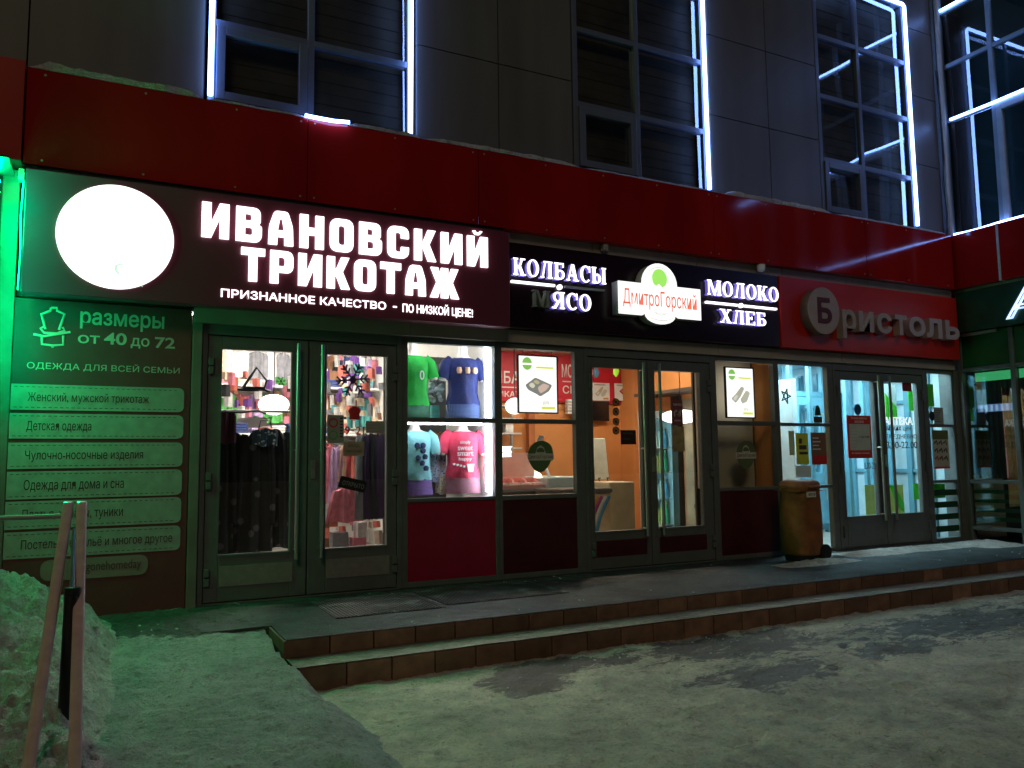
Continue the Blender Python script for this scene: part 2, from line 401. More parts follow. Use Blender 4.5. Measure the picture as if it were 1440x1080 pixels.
def rz(x, y):
    t = min(1, max(0, (-.9 - y) / 3.0)); z = .004 - .26 * t + .020 * fbm(x * 3, y * 3, 5) + .014 * fbm(x * 9, y * 9) + .005 * fbm(x * 23, y * 23, 2) - .006
    e0 = (1.03 + .02 * fbm(y * 5, 3.1) if y > -1.95 else 1.06 + .06 * fbm(y * 2.5, 1.1)); e1 = 1.078 if y > -1.95 else e0 + .12 + min(.25, (-1.95 - y) * .3)
    k = min(1, max(0, (x - e0) / (e1 - e0))); return z - k * k * (3 - 2 * k) * (z + .31)
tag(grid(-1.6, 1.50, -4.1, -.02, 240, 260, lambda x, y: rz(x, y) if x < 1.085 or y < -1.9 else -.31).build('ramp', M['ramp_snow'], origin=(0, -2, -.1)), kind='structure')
# steps : core boxes, tread sheets, tile fronts
tag(MB().box(1.085, 10.5, -1.575, -.02, -.3, -.012).build('landing_core', M['grout']), kind='structure')
tag(MB().box(1.12, 14, -1.845, -1.575, -.3, -.132).build('step_core', M['grout']), kind='structure')
tag(grid(.62, 13.5, -1.60, 0.0, 220, 40, lambda x, y: -.30 if (x < 1.07 and y < -1.1) else -.004 + .003 * fbm(x * 4, y * 4) if y > -1.56 else -.004).build('landing', M['landing']), kind='structure')
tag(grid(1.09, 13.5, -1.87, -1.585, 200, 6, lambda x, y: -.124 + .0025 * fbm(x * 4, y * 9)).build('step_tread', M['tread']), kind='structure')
r1 = MB(); r2 = MB(); x = 1.08
while x < 13.3:
    w = .30; r1.box(x, x + w - .010, -1.603, -1.577, -.122 + random.uniform(-.001, .001), -.010)
    r2.box(x + .04, x + .04 + w - .010, -1.873, -1.847, -.30, -.132 + random.uniform(-.001, .001)); x += w
tag(r1.build('step_riser', M['tile'], bevel=.003), kind='structure'); tag(r2.build('step_riser', M['tile'], bevel=.003), kind='structure')
tag(MB().box(1.072, 1.083, -1.6, -.9, -.3, -.012).build('step_side', M['tile']), kind='structure')

# ------------------------------------------------------------------ the building
B = thing('shopping_centre', 'two storey shopping centre with red fascia, gray panels and a row of glazed shopfronts', 'building', (5, 1, 0))
WX = [(.66, 2.56), (4.34, 6.22), (8.04, 9.90)]          # upper window openings
ZT = 7.52; ZB = 4.20
m = MB()
zj = [4.12, 5.18, 6.175, 7.165, 8.2]
def pan(x0, x1):
    for a, b in zip(zj, zj[1:]): m.box(x0 + .006, x1 - .006, -.01, .03, a + .006, b - .006)
for a, b in ((-4, -2.3), (-2.3, -.64), (-.64, .65), (2.57, 3.455), (3.455, 4.33), (6.23, 7.17), (7.17, 8.03), (9.91, 10.49)): pan(a, b)
for a, b in WX: m.box(a - .004, b + .004, -.01, .03, ZT + .01, 8.2)
m.build('upper_wall', M['panel'], B)
m = MB()
for a, b in ((-4, .655), (2.565, 4.335), (6.225, 8.035), (9.905, 10.9)): m.box(a, b, .032, .25, 4.0, 8.3)
m.build('wall_backing', M['joint'], B)
m = MB(); m.box(-4, 11, .26, .4, 3.0, 4.16); m.box(-4, 13, .4, 5.2, 8.0, 8.3); m.box(-4, 13, 5.2, 5.4, -.3, 8.3); m.build('floor_slab', M['dark'], B)
# fascia band
m = MB()
for a, b in ((-.625, 1.497), (1.503, 3.147), (3.153, 6.087), (6.093, 8.6), (8.606, 10.335)): m.box(a, b, -.17, .25, 3.41, 4.165)
m.build('fascia', M['red'], B, bevel=.004)
q = MB()
for x in (-.5, .2, .9, 1.44, 1.56, 2.3, 3.09, 3.21, 3.9, 4.6, 5.3, 6.03, 6.15, 6.9, 7.7, 8.55, 8.66, 9.4, 10.2):
    for z in (3.45, 4.125): q.tube([(x, -.173, z), (x, -.170, z)], .009, 8)
tag(q.build('screw_heads', M['trim'], B), kind='stuff')
MB().box(-4, -.632, -.2, .25, 3.42, 4.2).build('fascia', M['redside'], B, bevel=.004)
m = MB(); m.box(-.63, 3.43, -.15, -.02, 3.355, 3.408); m.build('fascia_soffit', M['joint'], B)
m = MB()
for a, b in ((3.44, 4.5), (4.506, 5.9), (5.906, 7.2), (7.206, 8.3), (8.306, 10.4)): m.box(a, b, -.075, -.02, 3.30, 3.408)
m.build('metal_strip', M['trim'], B, bevel=.003)
m = MB()
for a, b in ((.62, 2.497), (2.503, 3.5), (3.503, 6.2), (6.203, 8.2), (8.203, 10.42)): m.box(a, b, -.045, .12, 2.305, 2.43)
m.build('lintel', M['lintel'], B, bevel=.004)
MB().box(-4, 10.5, .02, .2, 2.43, 3.40).build('wall_backing', M['dark'], B)
MB().box(.612, .688, -.04, .12, -.02, 2.303).build('pilaster', M['pillar'], B, bevel=.004)
MB().box(-.76, -.645, -.02, .2, -.1, 3.40).build('pilaster', M['pillar'], B, bevel=.006)
MB().box(-4, -.765, .03, .2, -.3, 3.40).build('wall_backing', M['trim'], B)
MB().box(10.40, 10.505, -.03, .2, -.02, 2.303).build('pilaster', M['alu'], B, bevel=.006)
MB().box(10.42, 10.5, -.06, -.012, 4.2, 8.2).build('pilaster', M['alu'], B, bevel=.006)
MB().box(-.64, .61, .02, .2, -.3, 2.42).build('wall_backing', M['dark'], B)
# upper windows
def up_window(x0, x1, cx):
    f = MB(); mz = [4.96, 5.81, 6.63]; y0, y1 = .01, .08
    f.frame(x0, x1, ZB, ZT, .06, y0, y1)
    f.box(cx - .03, cx + .03, y0, y1, ZB + .06, ZT - .06)
    for z in mz:
        f.box(x0 + .06, cx - .03, y0, y1, z - .03, z + .03); f.box(cx + .03, x1 - .06, y0, y1, z - .03, z + .03)
    w = f.build('upper_window', M['alu_up'], B, bevel=.004)
    s = MB().frame(x0 + .065, cx - .035, ZB + .065, 4.925, .075, -.012, .06); s.build('sash', M['alu_up'], w, bevel=.005)
    zs = [ZB + .06, 4.93, 4.99, 5.78, 5.84, 6.60, 6.66, ZT - .06]
    for a, b in ((x0 + .06, cx - .03), (cx + .03, x1 - .06)):
        for z0, z1 in zip(zs[::2], zs[1::2]):
            i = .075 if (a < cx - .1 and z0 < 4.5) else 0
            g = MB(); t = random.uniform(-.011, .011); q = random.uniform(-.012, .012)
            p = [(a + i, .045 + t, z0 + i), (b - i, .045 - t, z0 + i), (b - i, .045 - t + q, z1 - i), (a + i, .045 + t + q, z1 - i)]
            g.add(p, [(0, 1, 2, 3)]); g.build('glass_pane', M['glassup'], w)
    bl = MB(); z = ZB + .05; k = 0
    while z < ZT - .05:
        bl.box(x0 + .06, x1 - .06, .15 + .004 * (k % 2), .158 + .004 * (k % 2), z, z + .105); z += .11; k += 1
    bl.build('slat_blind', M['blind'], w)
    MB().box(x0 - .05, x1 + .05, .24, .3, ZB - .05, ZT + .1).build('room_backing', M['dark'], w)
    sl_ = MB().box(x0, x1, -.03, .09, ZB - .03, ZB - .002); sl_.build('sill', M['alu_up'], w)
M['alu_up'] = mat('window aluminium', (.115, .13, .17), .35, var=.06, scale=8)
for (a, b), c in zip(WX, (1.56, 5.205, 8.87)): up_window(a + .02, b - .02, c)
# led strips on the window jambs
def strip(name, label, pts, r=.022, mt=None, group=None, cat='LED strip'):
    return tag(MB().tube(pts, r, 8).build(name, mt or M['led'], None), label, cat, group)
strip('led_strip', 'white blue LED strip down the left jamb of the first upper window', [(.70, -.035, 4.27), (.698, -.035, 5.6), (.705, -.035, 7.5)])
strip('led_strip', 'white blue LED strip down the right jamb of the first upper window', [(2.50, -.035, 4.26), (2.507, -.035, 5.6), (2.5, -.035, 7.5)])
strip('led_strip', 'white blue LED strip down the right jamb of the middle upper window', [(6.165, -.035, 4.25), (6.16, -.035, 5.8), (6.165, -.035, 7.5)])
strip('led_strip', 'white blue LED strip round jamb and head of the upper window by the inner corner', [(9.835, -.035, 4.28), (9.83, -.035, 5.8), (9.835, -.035, 7.44), (9.80, -.035, 7.47), (8.1, -.035, 7.47)])
strip('led_strip', 'short fallen piece of glowing LED cord lying on the red fascia edge', [(1.47, -.185, 4.178), (1.6, -.20, 4.168), (1.72, -.206, 4.166), (1.86, -.20, 4.182)], .017)
# downpipe and cables at the corner
tag(MB().tube([(10.44, -.10, 4.18), (10.45, -.10, 8.0)], .035, 12).build('downpipe', M['trim']), 'thin gray downpipe in the inner corner above the red fascia', 'downpipe')
tag(MB().tube([(10.36, -.09, 4.19), (10.38, -.11, 4.5), (10.35, -.09, 4.9), (10.39, -.1, 5.3), (10.40, -.09, 5.9), (10.37, -.08, 6.6)], .007, 6).build('cable', M['black']), 'loose black cable hanging beside the corner downpipe', 'cable')
# snow lying on the fascia
def ledge(x0, x1, h, label):
    def top(t): return h * min(1, 9 * t, 9 * (1 - t)) * (.75 + .5 * abs(fbm(t * 7 + x0, 1.3)))
    v = []; f = []; n = int((x1 - x0) * 26) + 4
    for i in range(n + 1):
        t = i / n; x = x0 + (x1 - x0) * t; hh = top(t) + .004; o = .018 * fbm(x * 5, 4)
        v += [(x, -.172 + o * .6, 4.167), (x, -.165 + o, 4.167 + hh * .75), (x, -.11, 4.167 + hh), (x, -.016, 4.167 + hh * 1.25), (x, -.014, 4.167)]
        if i:
            a = (i - 1) * 5; b = i * 5
            f += [(a + k, b + k, b + k + 1, a + k + 1) for k in range(4)]
    q = MB().add(v, f); q.sm = True
    tag(q.build('snow_strip', M['bank']), label, 'snow', 'snow lying on the fascia')
ledge(-.62, .64, .085, 'snow strip on the fascia under the blank panel above the white disc')
ledge(.66, 1.5, .03, 'thin snow strip under the left half of the first upper window')
ledge(1.86, 2.55, .05, 'thin snow strip under the right half of the first upper window')
ledge(2.58, 4.32, .06, 'snow strip under the gray panels between the first and middle upper windows')
ledge(4.36, 6.2, .025, 'thin blue lit snow strip under the middle upper window')
ledge(6.24, 8.02, .075, 'snow strip under the gray panels between the middle and corner upper windows')
ledge(8.06, 10.3, .03, 'thin snow strip under the upper window by the corner')
ledge(-3, -.66, .08, 'snow strip on the orange red end of the fascia')

# shop doors and windows
def handle(x, par, z0=.33, z1=2.17):
    h = MB(); h.tube([(x, -.085, z0), (x, -.085, z1)], .017, 12)
    for z in (z0 + .08, (z0 + z1) / 2, z1 - .08): h.tube([(x, -.085, z), (x, -.012, z)], .010, 8)
    h.build('pull_handle', M['chrome'], par)
def door(X0, X1, xm, gl, kmat, zt=2.10, zb=.40):
    f = MB().box(X0, X0 + .045, -.02, .06, .0, 2.30); f.box(X1 - .045, X1, -.02, .06, .0, 2.30); f.box(X0 + .045, X1 - .045, -.02, .06, 2.215, 2.30)
    f.box(X0 + .045, X1 - .045, -.01, .05, -.003, .012)
    f.box(X0 + .03, X0 + .07, .045, .059, .012, 2.215); f.box(X1 - .07, X1 - .03, .045, .059, .012, 2.215); f.box(X0 + .07, X1 - .07, .045, .059, 2.19, 2.215); f.box(xm - .03, xm + .03, .042, .059, .012, 2.19)
    f.box(X0 + .07, xm - .03, .042, .059, .012, .05); f.box(xm + .03, X1 - .07, .042, .059, .012, .05)
    d = f.build('shop_door', M['alu'], B, bevel=.004)
    for i, (a, b) in enumerate(((X0 + .052, xm - .005), (xm + .005, X1 - .052))):
        g0, g1 = gl[i]
        q = MB().hole(a, b, .02, 2.205, g0, g1, zb, zt, -.012, .04); q.build('door_leaf', M['alu'], d, bevel=.005)
        e = MB().frame(g0 - .018, g1 + .018, zb - .018, zt + .018, .016, -.02, -.0125); e.build('glazing_bead', M['alu'], d)
        MB().box(g0 + .001, g1 - .001, .012, .018, zb + .001, zt - .001).build('glass_pane', M['glass'], d)
        MB().box(g0 + .01, g1 + .03, -.017, -.0125, .14, .305).build('kick_panel', kmat, d, bevel=.002)
        handle((b - .10) if i == 0 else (a + .10), d)
        for z in (.22, 1.0, 1.95):
            hx = a + .02 if i == 0 else b - .02
            h = MB(); h.box(hx - .022, hx + .022, -.036, -.0125, z - .07, z - .005); h.box(hx - .022, hx + .022, -.036, -.0125, z + .005, z + .07); h.build('hinge', M['alu'], d, bevel=.005)
        if i: 
            MB().box(a + .02, a + .06, -.022, -.0125, 1.0, 1.16).build('lock_plate', M['chrome'], d, bevel=.003)
    return d
door(.69, 2.425, 1.57, ((.851, 1.421), (1.728, 2.278)), M['kick'])
door(4.405, 6.13, 5.218, ((4.505, 5.12), (5.306, 5.93)), M['plum'])
door(8.055, 9.80, 8.905, ((8.185, 8.78), (8.986, 9.62)), M['alu'])
def swin(X0, X1, panes, panels=(), bars=()):
    "shop window between X0..X1: frame pieces, panes, lower panels"
    a, b = panes[0][0], panes[0][1]
    f = MB().box(X0, a, -.015, .06, .0, 2.30); f.box(b, X1, -.015, .06, .0, 2.30)
    zs = sorted([(p[2], p[3]) for p in list(panes) + [(a, b, z0, z1) for z0, z1, _ in panels]])
    prev = 0
    for z0, z1 in zs:
        f.box(a, b, -.015, .06, prev, z0); prev = z1
    f.box(a, b, -.015, .06, prev, 2.30)
    w = f.build('shop_window', M['alu'], B, bevel=.004)
    for p in panes: MB().box(p[0] + .001, p[1] - .001, .012, .018, p[2] + .001, p[3] - .001).build('glass_pane', M['glass'], w)
    for z0, z1, mt in panels: MB().box(a + .001, b - .001, -.004, .03, z0 + .001, z1 - .001).build('lower_panel', mt, w)
    return w
swin(2.427, 3.412, [(2.482, 3.376, .80, 1.503), (2.482, 3.376, 1.548, 2.25)], [(.05, .765, M['raspb'])])
swin(3.414, 4.403, [(3.453, 4.295, .80, 1.503), (3.453, 4.295, 1.548, 2.25)], [(.05, .755, M['plum'])])
swin(6.132, 7.095, [(6.175, 7.06, .80, 1.51), (6.175, 7.06, 1.56, 2.25)], [(.05, .765, M['plum'])])
swin(7.097, 8.053, [(7.14, 7.96, .04, .76), (7.14, 7.96, .80, 1.51), (7.14, 7.96, 1.55, 2.25)])
swin(9.802, 10.398, [(9.86, 10.36, .04, .77), (9.86, 10.36, .81, 1.52), (9.86, 10.36, 1.56, 2.25)])

# ------------------------------------------------------------------ signs
def box_sign(name, label, x0, x1, y0, y1, z0, z1, mt):
    t = thing(name, label, 'shop sign', ((x0 + x1) / 2, (y0 + y1) / 2, z0))
    MB().box(x0, x1, y0, y1, z0, z1).build('sign_board', mt, t, bevel=.006); return t
s1 = box_sign('shop_sign', 'plum knitwear sign with a glowing white disc and big white lit letters', -.59, 3.425, -.27, -.14, 2.41, 3.345, M['sign1'])
YS = -.285
disc = [(.025 + .408 * math.cos(t * math.pi / 48), 2.89 + .408 * math.sin(t * math.pi / 48)) for t in range(96)]
dd = link('lit_disc', put(shape([disc], .024), -.27), M['litdisc'], s1)
for ch, x0, x1, z0, z1 in (('С', -.215, -.175, 2.985, 3.045), ('И', .225, .265, 2.985, 3.04)): T(ch, x0, x1, z0, z1, -.2835, M['faint'], dd)
T('ТРИКОТАЖ', -.10, .22, 2.515, 2.555, -.2835, M['faint'], dd)
link('printed_needle', put(shape([[(.02, 2.62), (.05, 2.59), (.06, 2.60), (.04, 2.63), (.04, 2.66), (.09, 2.68), (.085, 2.69), (.02, 2.67)]], .002), -.2835), M['faint'], dd)
s = .27
GL = {
 'И': (.76, [[(0, 0), (.27, 0), (.50, .56), (.50, 0), (.76, 0), (.76, 1), (.49, 1), (.26, .44), (.26, 1), (0, 1)]]),
 'В': (.74, [[(0, 0), (0, 1), (.70, 1, .22), (.70, .56, .1), (.62, .52, .03), (.74, .47, .1), (.74, 0, .24)], [(.26, .61), (.26, .81), (.44, .81, .07), (.44, .61, .07)], [(.26, .19), (.26, .42), (.47, .42, .08), (.47, .19, .08)]]),
 'А': (.74, [[(0, 0), (.02, .55, .1), (.17, 1, .1), (.57, 1, .1), (.72, .55, .1), (.74, 0), (.48, 0), (.475, .24), (.265, .24), (.26, 0)], [(.275, .43), (.335, .78, .02), (.405, .78, .02), (.465, .43)]]),
 'Н': (.74, [[(0, 0), (0, 1), (.26, 1), (.26, .62), (.48, .62), (.48, 1), (.74, 1), (.74, 0), (.48, 0), (.48, .40), (.26, .40), (.26, 0)]]),
 'О': (.74, [[(0, 0, .26), (0, 1, .26), (.74, 1, .26), (.74, 0, .26)], [(.265, .2, .1), (.265, .8, .1), (.475, .8, .1), (.475, .2, .1)]]),
 'С': (.72, [[(.72, .64), (.72, 1, .26), (0, 1, .26), (0, 0, .26), (.72, 0, .26), (.72, .36), (.46, .36), (.46, .19, .08), (.265, .19, .08), (.265, .81, .08), (.46, .81, .08), (.46, .64)]]),
 'К': (.75, [[(0, 0), (0, 1), (.26, 1), (.26, .62), (.31, .62), (.47, 1), (.74, 1), (.52, .53), (.76, 0), (.48, 0), (.31, .40), (.26, .40), (.26, 0)]]),
 'Т': (.72, [[(0, 1), (.72, 1), (.72, .78), (.49, .78), (.49, 0), (.23, 0), (.23, .78), (0, .78)]]),
 'Р': (.72, [[(0, 0), (0, 1), (.72, 1, .24), (.72, .34, .22), (.26, .34), (.26, 0)], [(.26, .53), (.26, .81), (.46, .81, .09), (.46, .53, .09)]]),
 'Ж': (1.08, [[(0, 0), (.28, 0), (.41, .38), (.41, 0), (.67, 0), (.67, .38), (.80, 0), (1.08, 0), (.84, .52), (1.06, 1), (.79, 1), (.67, .64), (.67, 1), (.41, 1), (.41, .64), (.29, 1), (.02, 1), (.24, .52)]]),
}
GL['Й'] = (GL['И'][0], GL['И'][1] + [rounded([(.2, 1.18), (.3, 1.06, .05), (.46, 1.06, .05), (.56, 1.18), (.47, 1.19), (.43, 1.13, .03), (.33, 1.13, .03), (.29, 1.19)])])
def big(word, x0, x1, z0, z1, gap=.10):
    tot = sum(GL[c][0] for c in word) + gap * (len(word) - 1); k = (x1 - x0) / tot; h = z1 - z0; x = x0
    for c in word:
        w, loops = GL[c]
        me = shape([[(x + p[0] * k, z0 + p[1] * h) for p in rounded(lp)] for lp in loops], .02)
        link('letter', put(me, -.281), M['lit'], s1); x += (w + gap) * k
big('ИВАНОВСКИЙ', .635, 3.185, 2.965, 3.255, .195)
big('ТРИКОТАЖ', .945, 2.885, 2.635, 2.915, .165)
T('ПРИЗНАННОЕ КАЧЕСТВО', .795, 2.185, 2.485, 2.555, -.275, M['lit'], s1, bold=.012)
MB().box(2.25, 2.285, -.279, -.271, 2.512, 2.524).build('lettering', M['lit'], s1)
T('ПО НИЗКОЙ ЦЕНЕ!', 2.34, 3.03, 2.462, 2.575, -.275, M['lit'], s1, bold=.012)
tag(MB().tube([(-.607, -.2, 3.26), (-.612, -.22, 3.0), (-.603, -.23, 2.7), (-.61, -.22, 2.43)], .006, 6).build('cable', M['white']), 'thin pale cable hanging beside the left end of the plum sign', 'cable')
tag(MB().box(-.64, -.60, -.24, -.16, 3.26, 3.345).build('junction_box', M['trim'], bevel=.004), 'small square junction box at the top left end of the plum sign', 'junction box')

s2 = box_sign('shop_sign', 'near black plum sign with serif lit words either side of a white logo', 3.455, 7.085, -.12, -.03, 2.437, 3.295, M['sign2'])
class Ser:
    "serif letters out of stems, hairlines, bowls; unit height, returns (width, list of loops groups)"
    st, th, sf = .20, .085, .075
    def rect(s, x0, x1, z0, z1): return [[(x0, z0), (x1, z0), (x1, z1), (x0, z1)]]
    def stem(s, x, w=None, top=True, bot=True):
        w = w or s.st; p = .07; o = s.rect(x, x + w, 0, 1); r = [o]
        if bot: r.append(s.rect(x - p, x + w + p, 0, s.sf))
        if top: r.append(s.rect(x - p, x + w + p, 1 - s.sf, 1))
        return r
    def diag(s, x0, z0, x1, z1, w): return [[(x0, z0), (x0 + w, z0), (x1 + w, z1), (x1, z1)]]
    def ell(s, cx, cz, rx, rz, t, tt):
        e = lambda a, b: [(cx + a * math.cos(k * math.pi / 20), cz + b * math.sin(k * math.pi / 20)) for k in range(40)]
        return [e(rx, rz), e(rx - t, rz - tt)]
    def get(s, c):
        R = s.rect
        if c == 'К': return .88, s.stem(.07) + [s.diag(.36, .42, .60, 1, .12), R(.52, .86, .925, 1), s.diag(.58, 0, .30, .58, .22), R(.50, .90, 0, .075)]
        if c == 'О': return .86, [s.ell(.43, .5, .43, .52, .19, .07)]
        if c == 'С':
            o = [(.43 + .43 * math.cos(k * math.pi / 20), .5 + .52 * math.sin(k * math.pi / 20)) for k in range(5, 36)]
            i = [(.45 + .25 * math.cos(k * math.pi / 20), .5 + .44 * math.sin(k * math.pi / 20)) for k in range(35, 4, -1)]
            return .80, [[o + i], R(.70, .78, .62, 1.0)]
        if c == 'Л': return .92, s.stem(.62) + [s.diag(.10, 0, .30, .95, .10), R(.22, .66, .925, 1), R(0, .26, 0, .075)]
        if c == 'Б': return .80, s.stem(.07) + [R(.24, .70, .92, 1), R(.62, .70, .74, .95), [[(.27, .56), (.78, .56), (.78, 0), (.27, 0)][::-1]][:0] or s.ell(.42, .29, .34, .29, .17, .075)]
        if c == 'А': return .94, [s.diag(.08, 0, .38, 1, .09), s.diag(.62, 0, .36, 1, .22), R(.24, .68, .28, .36), R(-.02, .26, 0, .075), R(.52, .94, 0, .075)]
        if c == 'Ы': return 1.12, s.stem(.07) + [s.ell(.40, .30, .30, .30, .16, .075)] + s.stem(.85)
        if c == 'М': return 1.12, s.stem(.04, .09) + s.stem(.84) + [s.diag(.48, 0, .10, 1, .17), s.diag(.50, 0, .84, 1, .09)]
        if c == 'Я': return .90, s.stem(.62) + [s.ell(.40, .70, .34, .30, .17, .075), s.diag(.06, 0, .36, .46, .20), R(-.03, .28, 0, .075)]
        if c == 'Х': return .92, [s.diag(.62, 0, .10, 1, .23), s.diag(.10, 0, .70, 1, .10), R(.0, .30, 0, .075), R(.52, .94, 0, .075), R(-.02, .40, .925, 1), R(.60, .90, .925, 1)]
        if c == 'Е': return .80, s.stem(.07) + [R(.24, .74, 0, .075), R(.24, .72, .925, 1), R(.24, .52, .46, .54), R(.66, .74, 0, .26), R(.64, .72, .76, 1), R(.46, .52, .38, .62)]
SER = Ser()
def serif(word, x0, x1, z0, z1, off=()):
    L = [SER.get(c) for c in word]; gap = .13; tot = sum(w for w, _ in L) + gap * (len(word) - 1); k = (x1 - x0) / tot; h = z1 - z0; x = x0
    for j, (w, parts) in enumerate(L):
        lit = j not in off
        for dep, yy, mt, nm in ((.05, -.1455, M['halo'] if lit else M['offlet'], 'letter_side'), (.006, -.174, M['lit'] if lit else M['offlet'], 'letter')):
            vs = MB(); first = None
            for q, loops in enumerate(parts):
                me = shape([[(x + p[0] * k, z0 + p[1] * h) for p in lp] for lp in loops], dep)
                put(me, yy - .0004 * q); vs.add([v.co[:] for v in me.vertices], [tuple(p.vertices) for p in me.polygons]); bpy.data.meshes.remove(me)
            o = vs.build(nm, mt, s2, smooth=False)
            if nm == 'letter_side':
                o.scale = (1, 1, 1)
        x += (w + gap) * k
serif('КОЛБАСЫ', 3.515, 4.60, 2.955, 3.125)
serif('МЯСО', 3.745, 4.41, 2.655, 2.825, off=(0,))
serif('МОЛОКО', 5.965, 7.035, 2.965, 3.135)
serif('ХЛЕБ', 6.13, 6.825, 2.66, 2.815)
for x0, x1, zc, mt in ((3.51, 4.0, 2.895, 'lit'), (4.12, 4.6, 2.895, 'offlet'), (5.96, 6.43, 2.885, 'lit'), (6.53, 7.03, 2.885, 'lit')):
    MB().box(x0, x1, -.15, -.12, zc - .011, zc + .011).build('rule', M[mt], s2)
for x, zc in ((4.06, 2.885), (6.48, 2.885)):
    MB().tube([(x, -.15, zc), (x, -.12, zc)], .026, 16).build('dot', M['lit'], s2)
# the white logo box in the middle
lg = thing('logo_sign', 'white glowing logo box with a rounded crest, green leaf and red lettering', 'logo sign', (5.23, -.2, 2.55))
def logo_outline(x0, x1, z0, z1, cx, r, up, dn):
    o = [(x0, z0), (cx - .24, z0, .02)]
    o += [(cx - .20 * math.cos(t), z0 + .02 - dn * math.sin(t)) for t in [k * math.pi / 10 for k in range(0, 11)]]
    o += [(cx + .24, z0), (x1, z0), (x1, z1), (cx + .30, z1)]
    o += [(cx + r * math.cos(t), z1 + up * math.sin(t)) for t in [k * math.pi / 14 for k in range(0, 15)]]
    o += [(cx - .30, z1), (x0, z1)]
    return [(p[0], p[1]) for p in o]
oo = logo_outline(4.70, 5.79, 2.645, 2.99, 5.235, .235, .235, .10)
link('logo_case', put(shape([oo], .11), -.185), mat('white logo case', (.6, .6, .58), .5), lg)
link('logo_face', put(shape([oo], .008), -.246), M['litlogo'], lg)
ln = logo_outline(4.73, 5.76, 2.665, 2.97, 5.235, .21, .215, .085); li = logo_outline(4.735, 5.755, 2.67, 2.965, 5.235, .205, .21, .08)
link('border_line', put(shape([ln, li], .002), -.2515), em('pale gray line', (.62, .64, .6), .9), lg)
EM_RED = em('red backlit print', (.72, .09, .05), 1.0); EM_GREEN = em('green backlit print', (.32, .80, .10), 1.0)
leaf = [(5.235 + .10 * math.cos(t), 3.06 + .105 * math.sin(t)) for t in [math.pi * (-.25 + 1.5 * k / 24) for k in range(25)]] + [(5.19, 2.975), (5.22, 3.0), (5.245, 2.985), (5.27, 2.965)]
link('leaf_emblem', put(shape([leaf], .002), -.2515), EM_GREEN, lg)
T('ДмитроГорский', 4.755, 5.73, 2.71, 2.925, -.252, EM_RED, lg, bold=.004, depth=.002)
T('ПРОДУКТ', 5.15, 5.33, 2.655, 2.69, -.252, em('dark backlit print', (.2, .2, .18), .8), lg, depth=.002)

s3 = box_sign('shop_sign', 'unlit brick red sign with raised gray letters and a gray disc by the corner', 7.10, 10.40, -.14, -.03, 2.437, 3.295, M['sign3'])
dc = [(7.665 + .262 * math.cos(t * math.pi / 32), 2.89 + .285 * math.sin(t * math.pi / 32)) for t in range(64)]
link('disc_case', put(shape([dc], .12), -.205), M['offside'], s3)
link('disc', put(shape([dc], .01), -.272), M['offw'], s3)
T('Б', 7.555, 7.79, 2.735, 3.05, -.281, mat('maroon letter', (.10, .012, .012), .5), s3, name='letter', bold=.03, depth=.006)
for ch, x0, x1, dz in (('р', 8.01, 8.25, -.10), ('и', 8.30, 8.57, 0), ('с', 8.63, 8.91, 0), ('т', 8.97, 9.20, 0), ('о', 9.24, 9.56, 0), ('л', 9.58, 9.90, 0), ('ь', 9.97, 10.26, 0)):
    T(ch, x0, x1, 2.685 + dz, 2.945, -.2, M['offw'], s3, name='letter', bold=.028, depth=.10)
tag(MB().loft([(6.82, -.13, 3.315, .02, .02), (6.82, -.13, 3.33, .045, .045), (6.82, -.13, 3.37, .05, .05), (6.82, -.13, 3.40, .05, .05)], 16).build('security_camera', M['white']), 'small white dome security camera above the lit serif sign', 'camera')
tag(MB().box(4.60, 4.66, -.15, -.076, 3.325, 3.40).build('floodlight', M['trim'], bevel=.01), 'small gray fixture clipped above the middle of the black sign', 'fixture')

# green LED sign projecting from the wall at the very left
GL2 = em('dim green led', (.0, 1.0, .28), 125.0)
gt = thing('led_cross', 'bright green LED sign projecting from the wall at the left edge', 'LED sign', (-.95, -.6, 2.7))
MB().box(-1.0, -.80, -.62, -.20, 1.92, 3.30).build('sign_case', M['black'], gt, bevel=.01)
MB().box(-.799, -.665, -.62, -.20, 3.285, 3.30).build('added_spill_shield', M['black'], gt)  # added shield that keeps the green light off the fascia above
for z in (2.83, 2.91, 2.99, 3.07, 3.15, 3.23): MB().tube([(-.765, -.58, z), (-.765, -.22, z)], .012, 8).build('led_tube', M['green_led'], gt)
for z in (2.00, 2.15, 2.30, 2.45): MB().tube([(-.78, -.58, z), (-.78, -.22, z)], .012, 8).build('led_tube', GL2, gt)
MB().box(-.93, -.85, -.20, .03, 3.0, 3.08).build('bracket', M['black'], gt)

# ------------------------------------------------------------------ info board on the left
ib = thing('info_board', 'tall burgundy clothing shop board listing goods on six pale tags', 'board', (0, -.02, -.04))
MB().box(-.64, .605, -.03, .015, -.04, 2.405).build('board_panel', M['info'], ib, bevel=.003)
LIGHT = mat('pale board print', (.42, .42, .40), .6)
T('размеры', -.205, .395, 2.20, 2.335, -.032, LIGHT, ib, bold=.018, depth=.002)
T('от', -.215, -.065, 2.085, 2.15, -.032, LIGHT, ib, bold=.01, depth=.002)
T('40', -.035, .125, 2.085, 2.18, -.032, LIGHT, ib, bold=.02, depth=.002)
T('до', .155, .29, 2.065, 2.15, -.032, LIGHT, ib, bold=.01, depth=.002)
T('72', .33, .48, 2.075, 2.165, -.032, LIGHT, ib, bold=.018, depth=.002)
T('ОДЕЖДА ДЛЯ ВСЕЙ СЕМЬИ', -.545, .52, 1.865, 1.935, -.032, LIGHT, ib, depth=.002)
